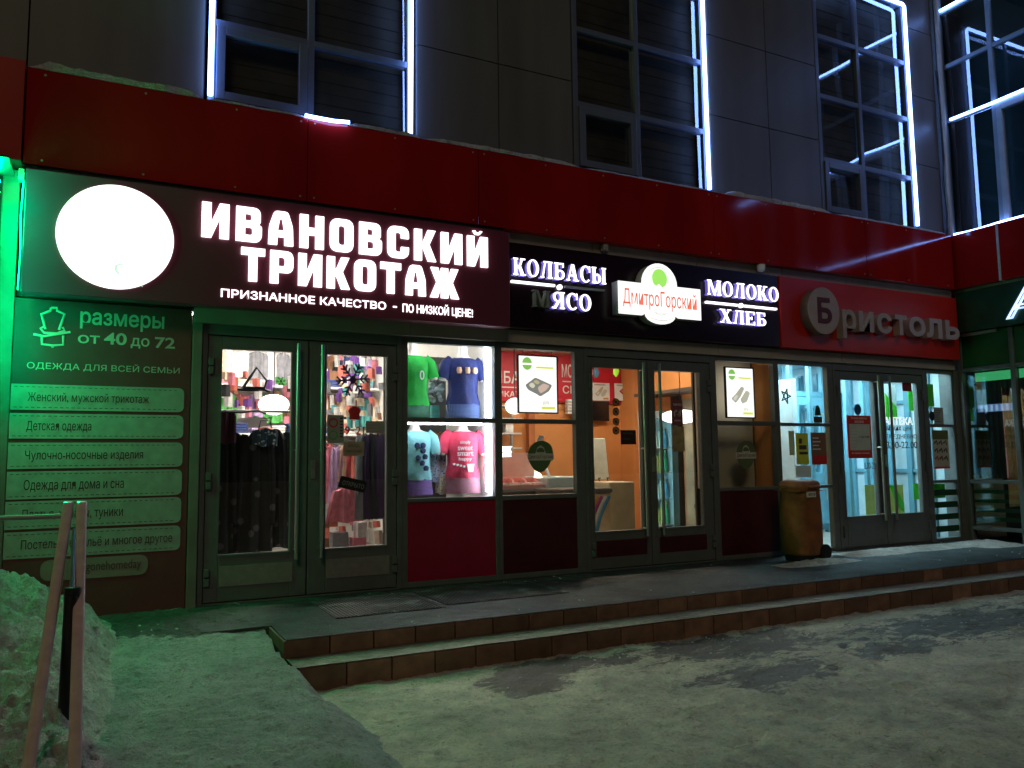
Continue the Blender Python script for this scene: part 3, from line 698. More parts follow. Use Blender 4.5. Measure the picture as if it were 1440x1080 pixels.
def stroke(name, pts, par, mt, w=.008, y=-.034):
    q = MB(); q.tube([(a, y, b) for a, b in pts], w, 6, .5); return q.build(name, mt, par)
bx = lambda u, v: (lambda p: (p.x, p.z))(at(u, v, -.03))
ic = MB()
for pl in ([(72, 433), (71, 437), (58, 442), (61, 451), (64, 463)], [(72, 433), (80, 433), (80, 437), (91, 442), (87, 453), (83, 464)],
           [(64, 458), (57, 462), (62, 468), (80, 469), (91, 465), (88, 460)], [(47, 470), (62, 473), (80, 470), (99, 467)], [(59, 473), (59, 484), (74, 486), (89, 485), (89, 472)], [(74, 486), (74, 489)]):
    ic.tube([(bx(*p)[0], -.034, bx(*p)[1]) for p in pl], .009, 6, .4)
ic.build('mannequin_icon', LIGHT, ib)
bars = [(1.56, 1.755, 'Женский, мужской трикотаж', .30), (1.345, 1.535, 'Детская одежда', -.10), (1.12, 1.315, 'Чулочно-носочные изделия', .27), (.895, 1.10, 'Одежда для дома и сна', .14), (.675, .88, 'Платья, халаты, туники', .14), (.46, .655, 'Постельное бельё и многое другое', .50)]
for z0, z1, tx, xe in bars:
    bb = link('tag', put(shape([rounded([(-.64, z0), (.56, z0, .05), (.56, z1, .05), (-.64, z1)])], .004), -.033), M['bar'], ib)
    h = z1 - z0
    T(tx, -.53, xe, z0 + .25 * h, z1 - .30 * h, -.0365, M['bartext'], bb, depth=.002)
    st = MB(); xx = -.62
    while xx < .50: st.box(xx, xx + .022, -.0365, -.035, z1 - .022, z1 - .018); st.box(xx, xx + .022, -.0365, -.035, z0 + .018, z0 + .022); xx += .038
    tag(st.build('stitching', M['bartext'], bb), kind='stuff')
bb = link('tag', put(shape([rounded([(-.40, .285, .07), (.33, .285, .07), (.33, .44, .07), (-.40, .44, .07)])], .004), -.033), mat('dim tag', (.24, .17, .16), .6), ib)
T('gonehomeday', -.10, .28, .32, .41, -.0365, M['bartext'], bb, depth=.002)

# ------------------------------------------------------------------ wing on the right, square to the shopfronts
XR = 10.52
Wg = thing('side_wing', 'glazed side wing of the shopping centre with green shopfront and red fascia', 'building', (11.5, -2, 0))
YE = -5.0
m = MB(); m.box(XR, XR + .06, YE, -.0, 7.44, 7.52); ZL = [4.22, 5.0, 5.86, 6.66, 7.48]
YM = [-.06, -.775, -1.50, -2.225, -2.95, -3.675, -4.4]
for y in YM: m.box(XR - .012, XR + .05, y - .03, y + .03, 4.2, 8.2)
for z in (5.86, 6.66, 7.48):
    for a, b in zip(YM, YM[1:]): m.box(XR - .008, XR + .05, b + .03, a - .03, z - .028, z + .028)
m.build('curtain_wall_frame', mat('bluish aluminium', (.22, .27, .32), .35), Wg, bevel=.004)
m = MB()
for a, b in zip(YM[1:], YM[2:]): m.box(XR - .02, XR + .05, a - .30 if False else b + .03, b + .10, 4.22, 5.83); m.box(XR - .02, XR + .05, a - .10, a - .03, 4.22, 5.83); m.box(XR - .02, XR + .05, b + .10, a - .10, 5.73, 5.83)
m.build('sash', mat('pale sash', (.35, .38, .42), .35), Wg, bevel=.004)
for a, b in zip(YM, YM[1:]):
    for z0, z1 in ((4.2, 5.86), (5.86, 6.66), (6.66, 7.48)):
        t = random.uniform(-.004, .004); q = random.uniform(-.006, .006)
        MB().add([(XR + .02 + t, a - .03, z0 + .028), (XR + .02 - t, b + .03, z0 + .028), (XR + .02 - t + q, b + .03, z1 - .028), (XR + .02 + t + q, a - .03, z1 - .028)], [(0, 1, 2, 3)]).build('glass_pane', M['glassg'], Wg)
MB().box(XR + .5, XR + .6, YE, -.05, 4.2, 8.2).build('room_backing', mat('teal dark room', (.02, .045, .05), .8), Wg)
m = MB()
for a, b in zip(YM, YM[1:]): m.box(XR - .14, XR + .04, b + .016, a - .016, 3.415, 4.17)
m.build('fascia', M['red'], Wg, bevel=.004)
m = MB()
for y in YM[1:]: m.box(XR - .145, XR + .02, y - .015, y + .015, 3.41, 4.175)
m.build('joint_strip', M['aluw'], Wg)
MB().box(XR - .05, XR + .3, YE, -.02, 3.37, 3.41).build('fascia_soffit', M['trim'], Wg)
DG = mat('dark green board', (.004, .055, .035), .25, var=.15); DG2 = mat('green glass panel', (.012, .10, .035), .15, var=.3, scale=2)
m = MB()
for a, b in zip(YM, YM[1:]):
    m.box(XR + .01, XR + .06, b + .03, a - .03, 2.33, 2.80)
m.build('green_panel', DG2, Wg)
m = MB()
for y in YM: m.box(XR - .02, XR + .07, y - .03, y + .03, -.25 if y < -1.6 else -.02, 2.80)
for a, b in zip(YM, YM[1:]):
    zb = -.25 if b < -1.6 else 0
    for z in (2.30, .78, .16 if zb == 0 else -.1): m.box(XR - .01, XR + .07, b + .03, a - .03, z - .025, z + .025)
m.build('shopfront_frame', M['alu'], Wg, bevel=.004)
for a, b in zip(YM, YM[1:]):
    for z0, z1 in ((.805, 2.275), (.2, .755)): MB().box(XR + .025, XR + .031, b + .032, a - .032, z0, z1).build('glass_pane', M['glassg'], Wg)
m = MB()
for i in range(120):
    y = -.08 - i * .035; m.box(XR + .22 + .02 * (i % 2), XR + .235 + .02 * (i % 2), y - .033, y, .82, 2.12)
m.build('painted_reflection', mat('brown reflection folds', (.045, .03, .022), .8, var=.4, scale=7), Wg)  # brown folds put in for the vertical reflections in this glass
MB().box(XR + .8, XR + .9, YE, -.05, -.3, 3.4).build('wall_backing', mat('green dark room', (.006, .03, .012), .8), Wg)
MB().box(XR + .05, XR + .9, YE, YE + .1, -.3, 8.2).build('wall_backing', M['dark'], Wg)
MB().box(XR + .06, XR + .9, YE, -.05, 2.8, 4.2).build('floor_slab', M['dark'], Wg)
MB().box(XR + .06, XR + 1.0, YE, -.05, -.3, -.05).build('floor_slab', M['dark'], Wg)
m = MB()
for z in (.26, .38, .50, .62): m.box(XR + .035, XR + .05, -3.0, -.1, z, z + .05)
m.build('green_stripe', mat('green film stripe', (.01, .13, .05), .5), Wg)
sg = thing('pharmacy_sign', 'dark green sign on the side wing with blue white neon outlined letters', 'shop sign', (XR - .05, -1.7, 2.8))
MB().box(XR - .10, XR - .003, -3.6, -.10, 2.81, 3.365).build('sign_board', DG, sg, bevel=.005)
me = textmesh('АПТЕКА', shear=.28, outline=.022); fit(me, .80, 3.1, 2.885, 3.305)
link('neon_letters', put(me, 0, XR - .125), em('pale blue neon', (.45, .62, 1), 1.6), sg)
me = textmesh('АПТЕКА', shear=.28, depth=.004, bold=-.005); fit(me, .80, 3.1, 2.885, 3.305)
link('letter_faces', put(me, 0, XR - .108), mat('navy letter face', (.008, .012, .05), .3), sg)
tag(MB().box(XR - .06, XR - .02, -.62, -.14, 2.76, 2.80).build('bent_strip', M['trim']), 'pale loose metal strip under the green pharmacy sign', 'metal strip')
LC = 'LED strip'
def neon(pts, label, r=.018): return tag(MB().tube(pts, r, 8).build('led_strip', M['led']), label, LC)
neon([(XR - .03, -.10, 4.21), (XR - .05, -.5, 4.19), (XR - .06, -.8, 4.20), (XR - .06, -1.6, 4.19), (XR - .06, -4.4, 4.2)], 'blue white LED strip along the top of the side wing red fascia')
neon([(XR - .03, -.17, 5.86), (XR - .035, -.75, 5.85), (XR - .04, -1.5, 5.86), (XR - .035, -4.4, 5.86)], 'blue white LED strip across the side wing glass at mid height')
neon([(XR - .03, -.12, 7.5), (XR - .03, -1.5, 7.5), (XR - .03, -4.4, 7.5)], 'blue white LED strip across the top of the side wing glass')

# ------------------------------------------------------------------ bin
bn = thing('wheeled_bin', 'rust orange plastic bin with domed lid standing beside the pharmacy window', 'bin', (6.92, -.47, 0))
ORANGE = mat('orange brown plastic', (.27, .092, .03), .5, var=.4, scale=7, bump=.05, bscale=25)
def rrsec(cx, cy, z, rx, ry, n=32, e=.45):
    return [(cx + rx * math.copysign(abs(math.cos(t)) ** e, math.cos(t)), cy + ry * math.copysign(abs(math.sin(t)) ** e, math.sin(t)), z) for t in [2 * math.pi * k / n for k in range(n)]]
def rloft(secs, n=32):
    vs = [p for s_ in secs for p in s_]; fs = []
    for i in range(len(secs) - 1):
        for k in range(n): fs.append((i * n + k, i * n + (k + 1) % n, (i + 1) * n + (k + 1) % n, (i + 1) * n + k))
    fs += [tuple(range(n - 1, -1, -1)), tuple((len(secs) - 1) * n + k for k in range(n))]
    q = MB().add(vs, fs); q.sm = True; return q
cx, cy = 6.92, -.47
rloft([rrsec(cx, cy, z, rx * .80, ry * .84, e=.62) for z, rx, ry in ((.07, .225, .20), (.09, .245, .22), (.4, .25, .225), (.78, .235, .215), (.79, .242, .222), (.81, .242, .222))]).build('bin_body', ORANGE, bn)
rloft([rrsec(cx, cy, z, rx * .80, ry * .84, e=.62) for z, rx, ry in ((.811, .246, .226), (.845, .243, .223), (.875, .215, .195), (.893, .15, .13))]).build('lid', ORANGE, bn)
rloft([rrsec(cx, cy, z, rx * .8, ry * .84) for z, rx, ry in ((.0, .20, .17), (.07, .21, .18))]).build('base', M['black'], bn)
for sy in (-.19, .12):
    w = MB(); w.tube([(cx + .155, cy + sy, .10), (cx + .155, cy + sy + .05, .10)], .085, 20); w.build('wheel', M['black'], bn)
MB().box(cx - .09, cx + .03, cy - .199, cy - .175, .70, .76).build('label_plate', M['paper'], bn)
T('МУСОР', cx - .08, cx + .02, .715, .745, cy - .2005, M['bartext'], bn, depth=.002)
MB().box(cx - .08, cx + .08, cy - .218, cy - .185, .80, .822).build('lid_handle', ORANGE, bn, bevel=.006)
MB().box(cx - .196, cx + .196, cy - .190, cy + .190, .765, .772).build('rim', ORANGE, bn)
# heap of snow behind the bin, at the foot of the corner
def lump(x0, x1, y0, y1, h, label):
    q = grid(x0, x1, y0, y1, 26, 14, lambda x, y: -.006 + h * max(0, 1 - ((x - (x0 + x1) / 2) / ((x1 - x0) / 2)) ** 2) * max(0, 1 - ((y - (y0 + y1) / 2) / ((y1 - y0) / 2)) ** 2) * (.7 + .8 * abs(fbm(x * 6, y * 6, 2))))
    tag(q.build('snow_heap', M['bank']), label, 'snow', 'low snow heaps on the landing')
lump(6.3, 7.5, -.85, -.55, .05, 'low snow heap at the foot of the orange bin'); lump(7.6, 9.9, -.62, -.12, .035, 'low snow film before the pharmacy doors'); lump(9.7, 10.5, -.9, -.15, .06, 'low snow heap in the inner corner by the side wing')
# rubber mats on the landing
MT = mat('black ribbed rubber', (.016, .019, .022), .36, c2=(.16, .175, .18), thr=(.52, .72), scale=5, bump=.4, bscale=60, detail=10)
def rmat(x0, x1, y0, y1, label):
    q = MB(); q.box(x0, x1, y0, y1, -.002, .003); x = x0 + .012
    while x < x1 - .02: q.box(x, x + .012, y0 + .01, y1 - .01, .003, .007); x += .028
    tag(q.build('rubber_mat', MT), label, 'door mat')
rmat(1.55, 2.42, -1.08, -.25, 'black ribbed rubber mat before the knitwear shop doors'); rmat(2.46, 3.6, -.98, -.25, 'black ribbed rubber mat below the display window')

# ------------------------------------------------------------------ snow bank and stair handrail on the left
def bank(x, y):
    e = .17 + .05 * fbm(y * 2.3, 7.7)                       # right edge
    a = max(0.0, min(1.0, (e - x) / .42)); a = a * a * (3 - 2 * a)
    top = (.50 + .10 * fbm(x * 1.7, y * 1.7, 3)) * min(1, max(0, (-.28 - y) / .45)) ** .8
    if y < -1.0: top *= max(.16, 1 - (-1.0 - y) * .40)
    if x < -.55: top *= 1 + min(.8, (-.55 - x) * .8)
    b = rz(x, y) - .02
    return b + top * a * (.72 + .25 * fbm(x * 3.1, y * 3.1, 9)) + a * (.075 * abs(fbm(x * 5, y * 5, 11)) + .05 * abs(fbm(x * 11, y * 11, 4)) - .03 + .016 * fbm(x * 30, y * 30, 6))
tag(grid(-3.0, .32, -4.3, -.10, 190, 230, bank).build('snow_bank', M['bank'], origin=(-.6, -2, -.1)), 'rough dirty snow bank heaped around the stair handrail below the clothing board', 'snow bank')
def clods(name, n, place, rr, mt, parent=None):
    q = MB()
    for _ in range(n):
        x, y, z = place(); R_ = random.uniform(*rr); ph = random.uniform(0, 6); m_ = 7
        q.loft([(x + .2 * R_ * math.sin(ph), y, z + R_ * t, R_ * w * random.uniform(.8, 1.2), R_ * w * random.uniform(.7, 1.2)) for t, w in ((-.6, .5), (-.1, 1), (.35, .85), (.7, .4))], m_)
    return tag(q.build(name, mt, parent, smooth=False, origin=(0, 0, -.2)), kind='stuff')
def on_bank():
    y = random.uniform(-3.6, -.4); x = random.triangular(-1.2, .30, .10); return x, y, bank(x, y)
M['crumb'] = mat('crumbled snow', (.58, .58, .55), .7, var=.15, scale=20)
clods('snow_clods', 90, on_bank, (.006, .024), M['bank'])
def on_ramp():
    k = random.random()
    if k < .45: x = random.uniform(.2, .5); y = random.uniform(-3.5, -.5)
    elif k < .7: x = 1.02 + random.uniform(-.05, .05); y = random.uniform(-3.5, -1.2)
    else: x = random.uniform(.3, 1.0); y = random.uniform(-3.6, -.9)
    return x, y, rz(x, y)
clods('ice_crumbs', 110, on_ramp, (.004, .012), M['crumb'])
def on_ground():
    y = -1.9 - abs(random.gauss(0, .25)) if random.random() < .5 else random.uniform(-4.8, -1.95)
    x = random.uniform(1.2, 9.5); return x, y, gz(x, y)
clods('ice_crumbs', 260, on_ground, (.004, .011), M['crumb'])
def on_landing():
    x = random.uniform(1.2, 10.3); return x, random.choice([random.uniform(-1.55, -1.2), random.uniform(-.3, -.06), random.uniform(-1.5, -.1)]), -.002
clods('ice_crumbs', 70, on_landing, (.004, .011), M['crumb'])
hr = thing('stair_handrail', 'pair of sloping rosewood handrail bars with bright end caps on a black post', 'handrail', (-.14, -2.5, -.2))
def flatbar(p, q, w, t):
    p, q = Vector(p), Vector(q); d = (q - p).normalized(); a = Vector((1, 0, 0)); a = (a - d * a.dot(d)).normalized(); b = d.cross(a)
    pr = rounded([(-w, -t, t * .8), (w, -t, t * .8), (w, t, t * .8), (-w, t, t * .8)], 3); n = len(pr); vs = [e + a * x + b * z for e in (p, q) for x, z in pr]
    m_ = MB().add(vs, [tuple(range(n - 1, -1, -1)), tuple(range(n, 2 * n))] + [(i, (i + 1) % n, n + (i + 1) % n, n + i) for i in range(n)]); m_.sm = True; return m_
flatbar((-.168, -2.0, .925), (-.262, -3.3, -.42), .026, .020).build('rail_bar', M['rail'], hr)
flatbar((-.104, -2.0, .925), (-.062, -3.3, -.42), .026, .020).build('rail_bar', M['rail'], hr)
for x in (-.168, -.104):
    MB().loft([(x, -1.995, .925, .027, .022), (x, -1.993, .938, .027, .022), (x, -1.992, .944, .018, .014)], 16).build('end_cap', M['chrome'], hr)
MB().tube([(-.125, -2.45, .50), (-.135, -2.5, -.3)], .030, 14).build('post', M['black'], hr)
MB().tube([(-.122, -2.43, .47), (-.121, -2.43, .54)], .036, 14).build('post_cap', M['black'], hr)
MB().tube([(-.122, -2.43, .53), (-.13, -2.12, .80)], .012, 8).build('bracket', M['chrome'], hr)
MB().tube([(-.19, -2.0, .868), (-1.6, -2.0, .868)], .013, 10).build('cross_rail', mat('dull steel tube', (.35, .35, .34), .5, .6), hr)
MB().tube([(-1.58, -2.0, .868), (-1.58, -2.0, -.1)], .02, 10).build('post', M['chrome'], hr)

# ------------------------------------------------------------------ inside the shops
def pat(name, c1, c2, scale=30, thr=.35, rough=.8):
    m = bpy.data.materials.new(name); m.use_nodes = True; n = m.node_tree; L = n.links; b = n.nodes['Principled BSDF']; b.inputs['Roughness'].default_value = rough
    tc = n.nodes.new('ShaderNodeTexCoord'); v = n.nodes.new('ShaderNodeTexVoronoi'); v.inputs['Scale'].default_value = scale
    L.new(tc.outputs['Object'], v.inputs['Vector']); r = n.nodes.new('ShaderNodeValToRGB'); L.new(v.outputs['Distance'], r.inputs[0])
    r.color_ramp.elements[0].position = thr; r.color_ramp.elements[0].color = (*c2, 1); r.color_ramp.elements[1].position = thr + .06; r.color_ramp.elements[1].color = (*c1, 1)
    L.new(r.outputs[0], b.inputs['Base Color']); return m
def plaid(name, c1, c2, scale=40):
    m = bpy.data.materials.new(name); m.use_nodes = True; n = m.node_tree; L = n.links; b = n.nodes['Principled BSDF']; b.inputs['Roughness'].default_value = .85
    tc = n.nodes.new('ShaderNodeTexCoord'); r = n.nodes.new('ShaderNodeTexBrick'); r.offset = 0; r.inputs['Scale'].default_value = scale; r.inputs['Mortar Size'].default_value = .05
    r.inputs['Color1'].default_value = (*c1, 1); r.inputs['Color2'].default_value = (*tuple(k * .7 for k in c1), 1); r.inputs['Mortar'].default_value = (*c2, 1)
    r.inputs['Brick Width'].default_value = .5; r.inputs['Row Height'].default_value = .5
    mp = n.nodes.new('ShaderNodeMapping'); mp.inputs['Rotation'].default_value = (math.radians(90), 0, 0)
    L.new(tc.outputs['Object'], mp.inputs['Vector']); L.new(mp.outputs[0], r.inputs['Vector']); L.new(r.outputs[0], b.inputs['Base Color']); return m
def part_box(name, mt, *b): return MB().box(*b).build(name, mt, B)
IW = mat('white shop wall', (.70, .68, .64), .7, var=.05, scale=3); IF = mat('shop floor tile', (.34, .30, .26), .4, var=.2, scale=5)
OR = mat('orange shop wall', (.62, .25, .075), .6, var=.07, scale=4); OR2 = mat('orange brown pilaster', (.42, .13, .04), .6)
CW = mat('pale blue vestibule wall', (.50, .62, .68), .6, var=.06); IR = mat('inside red panel', (.55, .012, .03), .4)
DBR = mat('dark brown board', (.07, .045, .03), .6); BEI = mat('beige board', (.40, .34, .24), .7, var=.08, scale=3)
# shop 1
part_box('shop_floor', IF, -1.3, 3.40, .08, 4.3, -.1, -.004); part_box('shop_ceiling', IW, -1.3, 3.40, .13, 4.3, 2.95, 3.05)
part_box('interior_wall', IW, -1.3, 3.40, 4.2, 4.3, -.004, 2.95); part_box('interior_wall', IW, -1.4, -1.3, .13, 4.3, -.1, 3.05)
part_box('interior_wall', IW, 3.402, 3.436, .065, 4.3, -.1, 3.05)
# shop 2
part_box('shop_floor', IF, 3.438, 7.09, .08, 3.3, -.1, -.004); part_box('shop_ceiling', IW, 3.438, 7.09, .13, 3.3, 2.72, 2.82)
part_box('interior_wall', OR, 3.438, 7.09, 3.2, 3.3, -.004, 2.72); part_box('interior_wall', OR, 7.085, 7.118, .065, 4.2, -.1, 3.05)
# shop 3
part_box('shop_floor', IF, 7.12, 10.50, .08, 4.2, -.1, -.004); part_box('shop_ceiling', CW, 7.12, 10.50, .13, 4.2, 2.62, 2.72)
part_box('interior_wall', CW, 7.12, 10.50, 4.1, 4.2, -.004, 2.62); part_box('interior_wall', CW, 10.44, 10.50, .21, 4.1, -.1, 2.62)

def ceil_light(x, y, z, w, d, mt, label, cat='ceiling light'):
    t = thing('ceiling_light', label, cat, (x, y, z))
    MB().frame(x - w / 2 - .03, x + w / 2 + .03, 0, 0, .03, 0, 0) if False else None
    MB().box(x - w / 2 - .02, x + w / 2 + .02, y - d / 2 - .02, y + d / 2 + .02, z - .02, z).build('lamp_housing', M['aluw'], t)
    MB().box(x - w / 2, x + w / 2, y - d / 2, y + d / 2, z - .03, z - .021).build('diffuser', mt, t)
LW = em('shop lamp neutral', (1, .92, .82), 46); LWW = em('shop lamp warm', (1, .88, .70), 50); LC_ = em('shop lamp cyan', (.56, .90, 1), 66)
ceil_light(1.4, 3.0, 2.95, 1.1, .3, LW, 'white ceiling light at the back of the knitwear shop'); ceil_light(2.6, 3.0, 2.95, 1.1, .3, LW, 'white ceiling light over the pink dresses in the knitwear shop')
ceil_light(1.9, 1.3, 2.95, 1.1, .3, LW, 'white ceiling light nearest the knitwear shop doors')
ceil_light(4.9, 2.0, 2.715, .9, .16, LWW, 'ceiling light seen above the hanging poster in the sausage shop'); ceil_light(6.2, 1.7, 2.715, .9, .2, LWW, 'ceiling light above the open chest freezer')
ceil_light(8.6, 1.1, 2.615, 1.6, .3, LC_, 'cold ceiling light in the pharmacy vestibule'); ceil_light(8.8, .32, 2.615, 2.2, .12, LC_, 'narrow cold light added just behind the pharmacy doors to brighten the posters'); ceil_light(8.9, 3.0, 2.615, 1.6, .3, LC_, 'cold ceiling light behind the inner vestibule doors')  # the narrow one is an extra lamp added to brighten the door posters
# display tubes
tag(MB().tube([(3.37, .16, .84), (3.37, .16, 1.48)], .016, 10).build('tube_lamp', em('display tube', (.78, .87, 1), 40)), 'glowing white tube lamp at the right of the lower display window', 'tube lamp')
tag(MB().tube([(3.37, .16, 1.57), (3.37, .16, 2.22)], .016, 10).build('tube_lamp', bpy.data.materials['display tube']), 'glowing white tube lamp at the right of the upper display window', 'tube lamp')
tag(MB().tube([(2.5, .12, 2.275), (3.3, .12, 2.275)], .012, 10).build('tube_lamp', em('display head tube', (.85, .9, 1), 34)), 'glowing tube lamp along the head of the display window', 'tube lamp')
tag(MB().tube([(2.5, .12, 1.50), (3.3, .12, 1.50)], .010, 10).build('tube_lamp', bpy.data.materials['display head tube']), 'glowing tube lamp under the display shelf', 'tube lamp')
tag(MB().box(2.49, 3.39, .16, .60, 1.512, 1.53).build('display_shelf', M['white']), 'white shelf dividing the display window', 'shelf')
PG = em('painted reflection glow', (1, .97, .9), 2.6)  # emissive ovals stand in for street lamps reflected in the shop glass
def lamp_reflection(u, v, y, rx, rz_, zc, label):
    p = at(u, v, y); t = thing('reflection_oval', label, 'lamp reflection', p)
    MB().loft([(p.x, p.y, p.z + rz_ * math.sin(a), max(.004, rx * math.cos(a)), max(.004, rx * math.cos(a))) for a in [math.pi * (-.5 + k / 12) for k in range(13)]], 28).build('glow_oval', PG, t)
    MB().tube([(p.x, p.y, p.z + rz_), (p.x, p.y, zc)], .006, 6).build('added_cord', M['black'], t)  # added, belongs to the stand-in only
lamp_reflection(385, 569, 1.4, .155, .105, 2.95, 'glowing oval stand-in for a street lamp reflection behind the left door of the knitwear shop')
lamp_reflection(724, 571, .32, .10, .085, 2.72, 'glowing oval stand-in for a street lamp reflection in front of the hanging meal poster')
lamp_reflection(957, 586, 1.25, .26, .09, 2.72, 'wide glowing stand-in for a street lamp reflection behind the right door of the sausage shop')

# mannequins in the display window
SK = mat('white mannequin skin', (.75, .68, .62), .4)
def mannequin(label, x, y, z0, zs, hw, tee, shorts, zt):
    "z0 foot of the form, zs shoulder height, hw half width of chest, zt hem of the shirt"
    t = thing('mannequin', label, 'mannequin', (x, y, z0)); H = zs - z0; d = .6
    MB().loft([(x, y, z0, hw * .85, hw * .55), (x, y, z0 + H * .25, hw * .92, hw * .58), (x, y, z0 + H * .5, hw * .72, hw * .45), (x, y, z0 + H * .78, hw * .88, hw * .52), (x, y, zs - .02, hw * .75, hw * .36), (x, y, zs + .01, hw * .34, hw * .3), (x, y, zs + .05, hw * .27, hw * .27), (x + .004, y, zs + .12, hw * .26, hw * .27), (x + .004, y, zs + .128, hw * .2, hw * .2)], 24).build('body', SK, t)
    q = MB(); n = 28
    secs = [(zt, .98, .64), (zt + .02, 1.0, .66), (z0 + H * .45, .84, .55), (z0 + H * .6, .86, .57), (z0 + H * .8, 1.0, .62), (zs - .05, 1.0, .52), (zs - .02, .86, .44), (zs + .012, .44, .36)]
    vs = []; fs = []
    for i, (z, a, b) in enumerate(secs):
        for k in range(n):
            an = 2 * math.pi * k / n; f = 1 + (.06 * math.sin(7 * an + i * .5) + .04 * math.sin(12 * an + .8 * i)) * (1.05 - i / 7)
            vs.append((x + hw * a * f * math.cos(an), y + hw * b * f * math.sin(an), z + (.0 if i < 7 else -.02 * (1 - math.sin(an)) / 2)))
    for i in range(len(secs) - 1):
        for k in range(n): fs.append((i * n + k, i * n + (k + 1) % n, (i + 1) * n + (k + 1) % n, (i + 1) * n + k))
    q.add(vs, fs); q.sm = True
    for sx in (-1, 1): q.tube([(x + sx * hw * .74, y, zs - .035), (x + sx * hw * 1.06, y - .01, zs - .075), (x + sx * hw * 1.27, y - .02, zs - .22)], [hw * .33, hw * .33, hw * .33], 14, .8)
    sh = q.build('t_shirt', tee, t)
    for sx in (-1, 1): MB().tube([(x + sx * hw * 1.1, y, zs - .08), (x + sx * hw * 1.27, y - .02, zs - .215), (x + sx * hw * 1.30, y - .02, zs - .24)], [hw * .22, hw * .24, hw * .2], 12, .8).build('arm_stub', SK, t)
    MB().loft([(x, y, z0 - .0, hw * 1.06, hw * .70), (x, y, z0 + .05, hw * 1.03, hw * .68), (x, y, zt + .03, hw * .95, hw * .60)], 24).build('shorts', shorts, t)
    return t, sh
GRN = mat('green jersey', (.01, .38, .04), .8, bump=.9, bscale=9, var=.2); BLU = mat('royal blue jersey', (.003, .010, .085), .8, bump=.9, bscale=9, var=.2); TUR = mat('turquoise jersey', (.28, .70, .74), .8, bump=.9, bscale=9, var=.2); PNK = mat('raspberry jersey', (.72, .05, .11), .8, bump=.9, bscale=9, var=.2)
mq1, _ = mannequin('headless mannequin in a green T-shirt', 2.66, .36, 1.535, 2.18, .172, GRN, plaid('dark green plaid', (.02, .09, .05), (.05, .2, .12)), 1.68)
mq2, _ = mannequin('headless mannequin in a royal blue T-shirt', 3.20, .36, 1.535, 2.18, .178, BLU, plaid('navy plaid', (.01, .03, .12), (.1, .15, .3)), 1.70)
mq3, _ = mannequin('headless mannequin in a white and turquoise T-shirt', 2.68, .36, .82, 1.44, .178, TUR, plaid('violet plaid', (.13, .05, .32), (.4, .3, .6)), .96)
mq4, _ = mannequin('headless mannequin in a raspberry red T-shirt', 3.19, .36, .82, 1.44, .182, PNK, plaid('pink gray plaid', (.45, .14, .2), (.2, .16, .2)), .97)
WP = mat('white print', (.8, .8, .8), .7); BEAR = mat('tan print', (.6, .35, .2), .7)
for dx in (-.085, 0, .085):
    MB().loft([(3.20 + dx, .242 + abs(dx) * .12, 2.01 + .03 * k, .03 * (1 - abs(k - 1) * .25), .016) for k in range(3)], 12).build('animal_print', BEAR, mq2)
for z, w, tx in ((1.30, .11, 'simply'), (1.245, .16, 'sweet'), (1.19, .17, 'smart'), (1.135, .14, 'happy')): T(tx, 3.17 - w / 2, 3.17 + w / 2, z, z + .042, .240, WP, mq4, name='print', depth=.006)
for k in range(4): MB().loft([(3.05 + .035 * k, .243, 1.10 - .008 * k, .012, .006), (3.05 + .035 * k, .243, 1.12 - .008 * k, .015, .006)], 8).build('print', WP, mq4)
link('cup_print', put(shape([rounded([(3.20, 1.03), (3.25, 1.03), (3.265, 1.11), (3.185, 1.11)])], .006), .240), WP, mq4)
T('0', 2.70, 2.745, 1.93, 2.02, .252, WP, mq1, name='print', depth=.006); DK = mat('navy print', (.02, .04, .12), .7)
for k, (dx, z) in enumerate(((-.03, 1.27), (.03, 1.27), (-.02, 1.15), (.03, 1.22), (.05, 1.16), (.02, 1.10), (.06, 1.05))): MB().loft([(2.70 + dx, .248, z, .022, .01), (2.70 + dx, .245, z + .03, .03, .012), (2.70 + dx, .248, z + .05, .012, .01)], 10).build('animal_print', DK, mq3)

# garments
def garment(label, x, y, zt, w, h, mt, group=None, rz=0, name='garment', cat='clothes', sleeves=False, flare=1.0):
    nx, nz = 14, 10; vs = []; fs = []; ph = random.uniform(0, 6)
    for sd_ in (0, 1):
        for j in range(nz + 1):
            t = j / nz; hw = w / 2 * ((.45 + .55 * min(1, t / .12)) if t < .12 else (1 + (flare - 1) * (t - .12)))
            for i in range(nx + 1):
                s_ = i / nx * 2 - 1; f = .018 * math.sin(s_ * 7 + ph + t * 1.5) * (.3 + t) + .008 * math.sin(s_ * 17 + ph * 2)
                th = .028 * math.sqrt(max(0, 1 - s_ * s_)) * (1 if sd_ else -1)
                vs.append((s_ * hw, f + th, -t * h - (.03 * s_ * s_ if t < .1 else 0) + .012 * math.sin(s_ * 5 + ph) * t))
    m0 = (nx + 1) * (nz + 1)
    for sd_ in (0, 1):
        for j in range(nz):
            for i in range(nx):
                a = sd_ * m0 + j * (nx + 1) + i; q = (a, a + 1, a + nx + 2, a + nx + 1); fs.append(q if sd_ else q[::-1])
    q = MB().add(vs, fs); q.sm = True
    if sleeves:
        for sx in (-1, 1): q.tube([(sx * w * .40, 0, -.035), (sx * w * .55, -.01, -h * .3), (sx * w * .58, -.02, -h * .72)], [w * .11, w * .12, w * .08], 10, .6)
    q.v = [(v[0], v[1], v[2]) for v in q.v]
    o = q.build(name, mt, origin=(0, 0, 0)); o.location = (x, y, zt); o.rotation_euler.z = rz
    return tag(o, label, cat, group)
